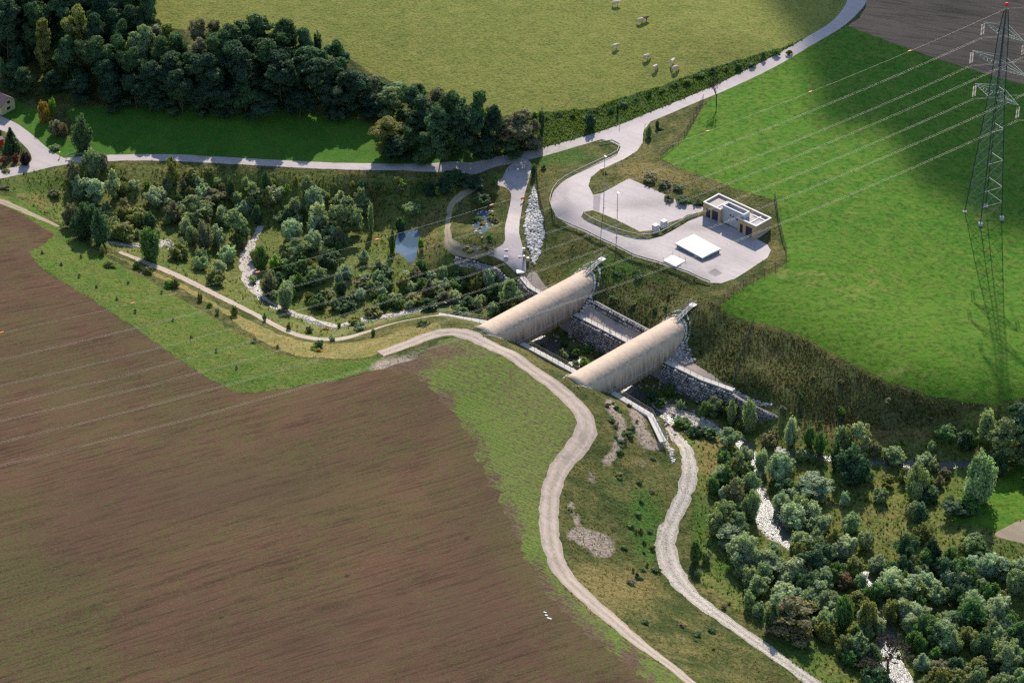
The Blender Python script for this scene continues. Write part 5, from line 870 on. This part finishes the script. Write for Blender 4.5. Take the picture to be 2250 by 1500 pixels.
# wood
WG=('trees of the dark wood','tree','broadleaf_tree')
def tr(px,by,h_,w_,col,key='tall'):
    if px<830 and by>190: by=190+(by-190)*.42; h_*=.93
    if 780<=px<910: h_*=.84
    P_(key,col,px,by,w_*1.08,h_*1.12,*WG,base=True)
for a in [(20,150,150,90,'deep'),(80,110,150,90,'dark'),(150,100,140,90,'teal'),(230,110,150,90,'deep'),(290,80,140,80,'dark'),(330,110,150,60,'teal'),(60,20,150,90,'deep'),(170,10,150,90,'dark'),(260,0,150,80,'teal'),(0,60,150,90,'deep'),(120,-60,150,90,'deep'),(220,-80,150,90,'dark'),(20,-60,150,90,'deep'),(300,20,130,70,'teal'),
 (60,230,70,60,'dark'),(150,180,100,60,'teal'),(30,190,60,50,'teal'),(220,190,120,90,'dark'),(275,160,110,60,'dark'),(240,260,100,70,'deep'),(300,240,120,70,'dark'),(320,180,120,60,'sage'),(360,190,110,70,'dark'),(380,270,120,80,'deep'),(340,290,110,70,'deep'),(450,150,110,60,'brown'),(440,200,120,70,'brown'),(420,250,110,60,'dark'),(300,310,90,60,'deep'),(500,180,130,90,'dark'),(560,160,130,90,'dark'),(620,170,130,90,'dark'),(670,180,120,70,'teal'),(700,140,70,30,'deep','column'),(742,165,80,50,'teal'),(520,240,140,100,'deep'),(600,230,140,100,'dark'),(680,250,130,90,'dark'),(460,290,130,90,'deep'),(540,300,140,90,'deep'),(620,310,140,90,'deep'),(700,310,130,90,'deep'),(740,250,100,70,'dark'),(400,320,110,80,'deep'),(780,310,120,80,'deep'),(780,230,70,60,'teal'),(840,240,80,70,'dark'),(820,290,90,60,'brown'),(860,260,90,60,'sage'),(850,330,100,80,'olive'),(910,270,90,70,'teal'),(930,310,100,70,'deep'),(960,270,80,60,'brown'),(900,340,80,60,'dark'),(1000,330,130,80,'dark'),(1050,335,140,80,'dark'),(970,350,120,80,'teal'),(1030,350,120,80,'deep'),(1085,330,100,50,'deep'),(1140,325,95,90,'purpleg'),(1110,330,70,50,'brown'),(1190,300,60,26,'dark','column'),(1170,320,60,40,'brown'),(870,215,50,50,'sage'),(1000,250,50,50,'sage'),(920,230,50,40,'teal'),(350,140,90,60,'grey'),(250,310,60,50,'deep'),(180,270,70,60,'deep'),(400,180,110,70,'dark'),(370,150,100,60,'olive'),(480,140,100,60,'brown'),(120,220,60,50,'deep'),(500,340,70,70,'deep'),(580,345,70,80,'deep'),(660,345,70,70,'deep'),(740,345,80,70,'deep'),(820,350,80,70,'deep'),(440,335,70,60,'deep'),(330,325,80,60,'deep'),(400,332,80,60,'dark'),(470,338,90,70,'deep'),(540,342,80,60,'dark'),(870,352,70,60,'deep'),(1120,345,50,50,'dark'),(1060,352,60,60,'deep'),(940,355,70,60,'dark')]:
    a=list(a); 
    if a[4]=='purpleg': a[4]='brown'
    tr(*a)
_c=0
for _t in range(3000):
    if _c>=46: break
    x,y=rnd.uniform(-40,800),rnd.uniform(-90,235)
    if not pip(np.array([(-40,-90),(320,-80),(325,95),(420,150),(600,150),(770,190),(800,235),(700,232),(300,228),(150,190),(40,165),(-40,150)],float),np.array([x]),np.array([y]))[0]: continue
    q=T1(x,y)
    if any((q[0]-o[2][0])**2+(q[1]-o[2][1])**2<4.6**2 for o in PLACED if o[7]=='broadleaf_tree'): continue
    P_('tall',rnd.choice(['deep','dark','deep','teal','olive']),x,y,rnd.uniform(55,84),rnd.uniform(105,150),*WG,base=True); _c+=1
for a in [('small','yellow',1062,490,22,12),('small','bright',1056,478,20,12),('small','yellow',1052,500,14,8),('small','olive',1080,478,24,16),('small','green',1044,484,14,16),('shrub','brown',1090,482,22,18)]: P_(*a,'plants around the garden pond','plant','pond_plant')
for a in [('fine','teal',183,290,64,96),('fine','yellow',98,242,46,56),('fine','bright',117,234,26,46),('fine','brown',125,277,54,46),('fine','rusty',142,283,34,36),('shrub','sage',120,320,30,20),('conifer','dark',27,305,46,62),('shrub','red',35,345,24,24),('shrub','purple',57,345,38,38),('small','red',9,352,20,22),('small','olive',12,372,20,12),('shrub','dark',0,290,16,20),('fine','sage',5,150,30,50)]: P_(*a,'garden and brook side plants near the house','garden plant','garden_plant')
for i in range(26): x=1000+i*33.; P_('small',rnd.choice(['dark','green','olive']),1090+i*28,float(np.interp(1090+i*28,[1085,1200,1300,1400,1500,1560,1640,1720,1790],[255,246,238,205,172,150,130,106,78]))+rnd.uniform(2,16),rnd.uniform(14,26),rnd.uniform(10,18),'bushes along the nettle verge','bush','bush') if i<24 else None
p=T1(1574,230); q=T1(1574,222)
# build them
def landmark(px,py):
    d=sorted(((math.hypot(px-c[0],(py-c[1])*1.6),n,c) for n,c in LM))[0]; return d[1],d[2]
def size_word(hm,key):
    return 'tall' if hm>11 else 'large' if hm>6.5 else 'medium' if hm>3.5 else 'low' if hm>1.8 else 'tiny'
items=[]; cnt={}
for t_ in PLACED:
    key,col,p,wm,hm,group,cat,name,px,py,var,cv=t_; cnt[name]=cnt.get(name,0)+1
    if cnt[name]>295: continue
    items.append(t_)
plain={'willow_shrub':'willow shrub','channel_shrub':'shrub','pond_plant':'waterside plant','leafless_shrub':'leafless shrub','willow_tree':'willow tree','bush':'bush','sapling':'staked sapling','low_bush':'bush','broadleaf_tree':'tree','garden_plant':'garden bush'}
clus={}
for i,t_ in enumerate(items):
    lm,c=landmark(t_[8],t_[9]); dx,dy=t_[8]-c[0],t_[9]-c[1]
    side=('behind' if dy<0 else 'in front of') if abs(dy)*1.6>abs(dx) else ('right of' if dx>0 else 'left of')
    w_=WORD[t_[1]]; k_=(size_word(t_[4],t_[0]),w_,plain[t_[7]],side,lm); clus.setdefault(k_,[]).append((math.hypot(dx,dy),i))
ORD=['nearest','second nearest','third nearest','fourth nearest','fifth nearest','sixth nearest','seventh nearest','eighth nearest','ninth nearest','tenth nearest']
LAB={}
for k_,lst in clus.items():
    lst.sort()
    for j,(d,i) in enumerate(lst):
        LAB[i]='%s %s %s %s %s'%k_ if len(lst)==1 else '%s %s %s %s %s, %s'%(*k_,ORD[min(j,9)])
rn=random.Random(11)
for i,(key,col,p,wm,hm,group,cat,name,px,py,var,cv) in enumerate(items):
    Lk=LIB[key]; rt=empty(name,(p[0],p[1],p[2]),rn.uniform(0,6.28),LAB[i],cat,group) if Lk['trunk'] else None
    cm=rn.choice((LIB['bushy'] if key=='fine' and rn.random()<.25 else Lk)['crowns']); c0=COLR[col]; f=1+rn.uniform(-cv,cv)*1.4; h_=rn.uniform(-.08,.08); cc=(c0[0]*f*(1+h_),c0[1]*f,c0[2]*f*(1-h_),1)
    sx,sz=wm/Lk['w'],hm/Lk['h']
    if rt:
        o=link('crown',cm,rt); o.scale=(sx,sx*rn.uniform(.88,1.1),sz); o.color=cc
        o=link('trunk',rn.choice(Lk['trunk']),rt); o.scale=(sx*.95,sx*.95,sz)
    else:
        o=link(name,cm); o.location=(p[0],p[1],p[2]-.1); o.rotation_euler=(0,0,rn.uniform(0,6.28)); o.scale=(sx,sx,sz); o.color=cc; tag(o,LAB[i],cat,group)
bp=T1(1574,232); o=link('bare_tree',LIB['bare']['crowns'][0]); o.location=bp; o.scale=(.75,.75,.95); tag(o,'leafless tree standing alone at the roadside by the green field','tree')
# ---------------- grass tufts ----------------
def tufts(name,n,area,h0,h1_,cols,label,seed,only,blades=5,clusterk=.0):
    rng=np.random.default_rng(seed); A_=np.array(area,float); x0,y0=A_.min(0);x1,y1=A_.max(0)
    X=rng.uniform(x0,x1,n);Y=rng.uniform(y0,y1,n); P=T(X,Y)   # even over the ground seen
    X,Y,Z=P.T; X=X+rng.uniform(-.5,.5,n); Y=Y+rng.uniform(-.8,.8,n)
    dens=np.sin(X*.35+1.3*np.sin(Y*.21))*np.cos(Y*.31+X*.07)+.6*np.sin(X*1.3+Y*.9); k=dens>rng.uniform(-1.6,1.0,n)-.3; X,Y=X[k],Y[k]
    ri=region_at(X,Y); ok=np.array([(r<0 and 'ground' in only) or (r>=0 and REG[r][0] in only) for r in ri]); a,t=at_(X,Y)
    for a0 in (A1,A2): ok&=~((abs(a-a0)<4.2)&(t>-8)&(t<25))
    ok&=~((t>np.interp(a,NEAR_A,NEAR_T)-1.8)&(t<np.interp(a,NEAR_A,NEAR_T)+.5)&(a>-19)&(a<48)); ok&=~((t>np.interp(a,FAR_A,FAR_T)-.5)&(t<np.interp(a,FAR_A,FAR_T)+1.6)&(a>-17)&(a<46))
    X,Y=X[ok],Y[ok]; Z=H(X,Y); m=len(X); px,py=project(X,Y,Z)
    pat=np.sin(px*.013+seed)+np.sin(py*.021+px*.006)+rng.normal(0,.7,m); ci=np.clip(((pat+2.2)/4.4*len(cols)).astype(int),0,len(cols)-1); col=np.array(cols)[ci]*rng.uniform(.65,1.35,(m,1))
    h=rng.uniform(h0,h1_,m); an=rng.uniform(0,6.28,(m,blades)); r=rng.uniform(.1,.5,(m,blades))*h[:,None]*1.1; bw=h[:,None]*rng.uniform(.12,.28,(m,blades))
    bx,by=X[:,None]+r*.5*np.cos(an),Y[:,None]+r*.5*np.sin(an); tx,ty=X[:,None]+r*1.3*np.cos(an+.3),Y[:,None]+r*1.3*np.sin(an+.3); tz=Z[:,None]+h[:,None]*rng.uniform(.6,1.1,(m,blades)); pa=an+1.57
    V=np.stack([np.stack([bx-bw*np.cos(pa),by-bw*np.sin(pa),np.broadcast_to(Z[:,None]-.05,bx.shape)],-1),np.stack([bx+bw*np.cos(pa),by+bw*np.sin(pa),np.broadcast_to(Z[:,None]-.05,bx.shape)],-1),np.stack([tx,ty,tz],-1)],2)
    V=V.reshape(-1,3); F=np.arange(len(V),dtype=np.int32).reshape(-1,3); me=mesh_np(name,V,F,M['tuft'])
    cc=np.repeat(np.concatenate([col,np.ones((m,1))],1),blades*3,0).astype(np.float32); ca=me.color_attributes.new('shade','FLOAT_COLOR','POINT'); ca.data.foreach_set('color',cc.ravel())
    return tag(link(name,me),label,'grass',kind='stuff')
FULL=[(-60,-40),(2310,1540)]
tufts('rough_grass',60000,[(-60,330),(2310,1540)],.18,.42,[(.13,.15,.04),(.19,.18,.055),(.26,.21,.08),(.15,.18,.045),(.22,.18,.07)],'tussocky rough grass over slopes and banks',21,('ground','bare_slope'))
tufts('undergrowth',60000,[(-60,360),(2310,1540)],.25,.7,[(.10,.18,.04),(.15,.20,.05),(.21,.20,.07),(.12,.16,.045),(.18,.14,.06),(.10,.19,.04)],'green nettles and herbs between the basin shrubs',22,('basin_ground',))
tufts('verge_nettles',42000,[(1030,0),(1890,350)],.3,.6,[(.08,.14,.03),(.11,.18,.04),(.15,.2,.05)],'dense nettle stems on the verge above the road',23,('nettle_verge',))
tufts('heath_tufts',26000,[(1290,570),(2150,960)],.2,.5,[(.10,.095,.04),(.125,.11,.045),(.10,.12,.036),(.14,.12,.05),(.09,.085,.036)],'dark heathy tussocks on the slope under the green field',24,('heath_slope',))
tufts('dry_grass',20000,[(60,480),(980,870)],.12,.3,[(.32,.25,.08),(.4,.3,.11),(.22,.24,.07)],'straw coloured grass tufts on the left banks',25,('dry_bank','grass_bank'))
# ---------------- cattle ----------------
def cow_mesh(name,hide,graze=True):
    Vs=[(0,0,1.12),(.55,0,1.18),(.95,0,1.22),(1.25,0,1.18 if not graze else 1.0),(1.5,0,1.3 if not graze else .62),(1.72,0,1.25 if not graze else .32),(-.55,0,1.14),(-.9,0,1.15),(-1.02,0,.95),(-1.06,0,.5)]
    Es=[(0,1),(1,2),(2,3),(3,4),(4,5),(0,6),(6,7),(7,8),(8,9)]; Rr=[.52,.52,.44,.26,.2,.14,.52,.42,.06,.04]
    for sx,sy,par,kn in ((.72,.2,1,.02),(.72,-.2,1,-.06),(-.78,.2,7,-.1),(-.78,-.2,7,.04)):
        b=len(Vs); Vs+=[(sx,sy,.85),(sx+kn,sy,.45),(sx+kn*.3,sy,.05)]; Es+=[(par,b),(b,b+1),(b+1,b+2)]; Rr+=[.17,.09,.07]
    for s in (-1,1): b=len(Vs); Vs+=[(Vs[4][0],s*.22,Vs[4][2]+.08)]; Es+=[(4,b)]; Rr+=[.05]
    me=bpy.data.meshes.new(name); me.from_pydata(Vs,Es,[]); o=bpy.data.objects.new('tmp',me); COL.objects.link(o); md=o.modifiers.new('s','SKIN'); md.use_smooth_shade=True
    for i_,sv in enumerate(me.skin_vertices[0].data): sv.radius=(Rr[i_],Rr[i_]); sv.use_root=(i_==0)
    o.modifiers.new('d','SUBSURF').levels=1; dg=bpy.context.evaluated_depsgraph_get(); out=bpy.data.meshes.new_from_object(o.evaluated_get(dg)); bpy.data.objects.remove(o); out.name=name; out.materials.clear(); out.materials.append(M[hide]); return out
cg=cow_mesh('cow','hide'); cs=cow_mesh('cow','hide',False); cd=cow_mesh('cow','hided',False)
for (px,py,rz,me,lb_) in ((1352,13,10,cs,'cream cow at the top edge of the pasture'),(1406,51,20,cs,'cream cow in front of the brown one'),(1416,47,30,cd,'brown cow half hidden behind a cream one'),(1351,108,40,cs,'cream cow standing alone below the top one'),(1419,131,30,cg,'cream cow right of the lone one'),(1438,155,50,cg,'cream cow lowest in the pasture, left of the pair'),(1477,142,65,cs,'slim cream cow behind the front cow of the pair'),(1482,156,35,cg,'bright cream cow in front of the pair')):
    p=T1(px,py); q=link('cow',me); q.location=p; q.rotation_euler=(0,0,R(rz)); q.scale=(.85,)*3; tag(q,lb_,'cow',"cattle grazing the pasture")
# ---------------- house ----------------
zg=h1(*G(15,245,2)[:2]); A_=Vector(G(4,252,zg+.1)); B_=Vector(G(34,238,zg+.1)); ux=(B_-A_); ux.z=0; W_=ux.length; ux.normalize()
hs=empty('house',A_-Vector((0,0,.3)),math.atan2(ux.y,ux.x),'small yellow house with plum coloured roof at the left edge','house')
LN=11; EH=2.7; RH=4.3
m=MB(); m.add([(0,0,0),(W_,0,0),(W_,LN,0),(0,LN,0),(0,0,EH),(W_,0,EH),(W_,LN,EH),(0,LN,EH),(W_/2,0,RH),(W_/2,LN,RH)],[(0,1,5,8,4),(1,2,6,5),(3,7,9,6,2),(0,4,7,3)]); m.build('wall',M['yellow'],hs)
m=MB(); 
for s in (0,1):
    e=(-.5 if s==0 else W_+.5); ez=EH-.45*(RH-EH)/(W_/2)
    a=Vector((e,-.6,ez));b=Vector((W_/2,-.6,RH+.08));c_=Vector((W_/2,LN+.5,RH+.08));d=Vector((e,LN+.5,ez)); up=Vector((0,0,.18)); m.add([a,b,c_,d,a+up,b+up,c_+up,d+up],[(0,1,2,3),(7,6,5,4),(0,4,5,1),(1,5,6,2),(2,6,7,3),(3,7,4,0)])
m.build('roof',M['rooftile'],hs); MB().box((W_/2,LN/2,-.0),(W_+.12,LN+.12,.6)).build('plinth',M['greyc'],hs)
for (x,z,ww,hh) in ((W_*.55,2.75,.9,.8),(W_*.5,1.2,1.1,.7)): f=MB().box((x,-.02,z),(ww+.12,.06,hh+.12)).build('window',M['whitec'],hs); MB().box((x,-.06,z),(ww,.04,hh)).build('pane',M['glass'],f)
# ---------------- small things ----------------
def small(name,px,py,parts,label,cat,rz=0,group=None):
    p=T1(px,py); root=empty(name,(p[0],p[1],p[2]),R(rz),label,cat,group)
    for nm,mat,kind,*a in parts:
        m=MB(); (m.box(*a) if kind=='b' else m.tube(*a)); m.build(nm,M[mat],root)
for px,py,lb_ in ((1121,343,'white delineator post in the shade of the wood'),(1192,340,'dark delineator post at the edge of the sunny road'),(1361,283,'thin delineator post above the junction'),(1417,281,'marker post at the inner junction corner')):
    small('marker_post',px,py,[('post','white' if px!=1192 else 'darksteel','b',(0,0,.5),(.12,.1,1.1)),('band','darksteel','b',(0,0,.85),(.125,.105,.16))],lb_,'marker post',0,'roadside marker posts')
for px,py,lb_ in ((1321,377,'left of two small dark bollards near the tall mast'),(1325,375.5,'right of two small dark bollards near the tall mast')): small('bollard',px,py,[('post','darksteel','t',(0,0,-.1),(0,0,.8),.09),('cap','steel','t',(0,0,.8),(0,0,.86),.11)],lb_,'bollard',0,'bollards by the mast')
small('road_barrier',1149,442,[('board','orange','b',(0,0,.75),(1.1,.08,.5)),('leg','steel','t',(-.4,0,0),(-.4,0,.6),.04),('leg','steel','t',(.4,0,0),(.4,0,.6),.04)],'orange barrier board beside the service lane','barrier',20)
small('inspection_hatch',1143,597,[('lid','whitemat','b',(0,0,.12),(1.5,1.4,.16)),('frame','conc','b',(0,0,.03),(1.7,1.6,.1))],'white square hatch at the end of the service lane','hatch',8)
for px,py,lb_ in ((1112,548,'upper left pale manhole square in the lane widening'),(1112,563,'lower left pale manhole square in the lane widening'),(1143,563,'right pale manhole square in the lane widening')): small('manhole',px,py,[('frame','conc','b',(0,0,.03),(.9,.8,.06)),('lid','greyc','b',(0,0,.07),(.55,.5,.04))],lb_,'manhole cover',5,'manhole covers of the service lane')
for px,py,lb_ in ((1151,552,'small white utility box at the lane edge, upper'),(1160,573,'small white utility box at the lane edge, lower')): small('utility_box',px,py,[('body','white','b',(0,0,.4),(.5,.4,.8)),('lid','steel','b',(0,0,.83),(.56,.46,.06))],lb_,'utility box',10,'utility boxes of the service lane')
small('utility_box',1151,569,[('body','darksteel','b',(0,0,.4),(.4,.4,.8)),('lid','steel','b',(0,0,.83),(.46,.46,.06))],'small dark utility box between the two white ones','utility box',10)
small('hydrant',132,345,[('post','darksteel','t',(0,0,-.1),(0,0,.9),.07),('head','yellowp','b',(0,0,1.15),(.35,.3,.5))],'yellow headed post at the drive corner','post',0)
small('tree_log',8,416,[('trunk','wood','t',(-1.3,-.3,.25),(1.3,.5,.35),.28),('stub','wood','t',(.6,.3,.4),(.8,.3,.9),.1)],'short brown log lying beside the field path','log',0)
small('debris',1207,1358,[('sheet','white','b',(0,0,.05),(.9,.3,.08)),('scrap','white','b',(-.9,.5,.05),(.5,.3,.08)),('scrap','white','b',(-1.5,1.1,.05),(.6,.25,.08))],'scrap of white sheeting lying in the ploughed field','litter',-30)
small('garden_shed',2,318,[('wall','red','b',(0,0,.8),(1.2,1.5,1.6)),('roof','rooftile','b',(0,0,1.7),(1.5,1.8,.15))],'small red hut corner at the left edge beside the conifer','shed',20)
small('gate',1160,601,[('rail','steel','t',(-.9,.6,1.0),(.9,-.6,1.0),.04),('post','steel','t',(-.9,.6,-.1),(-.9,.6,1.1),.05),('post','steel','t',(.9,-.6,-.1),(.9,-.6,1.1),.05),('rail','steel','t',(-.9,.6,.5),(.9,-.6,.5),.03)],'small metal gate at the top of the left walkway','gate',0)
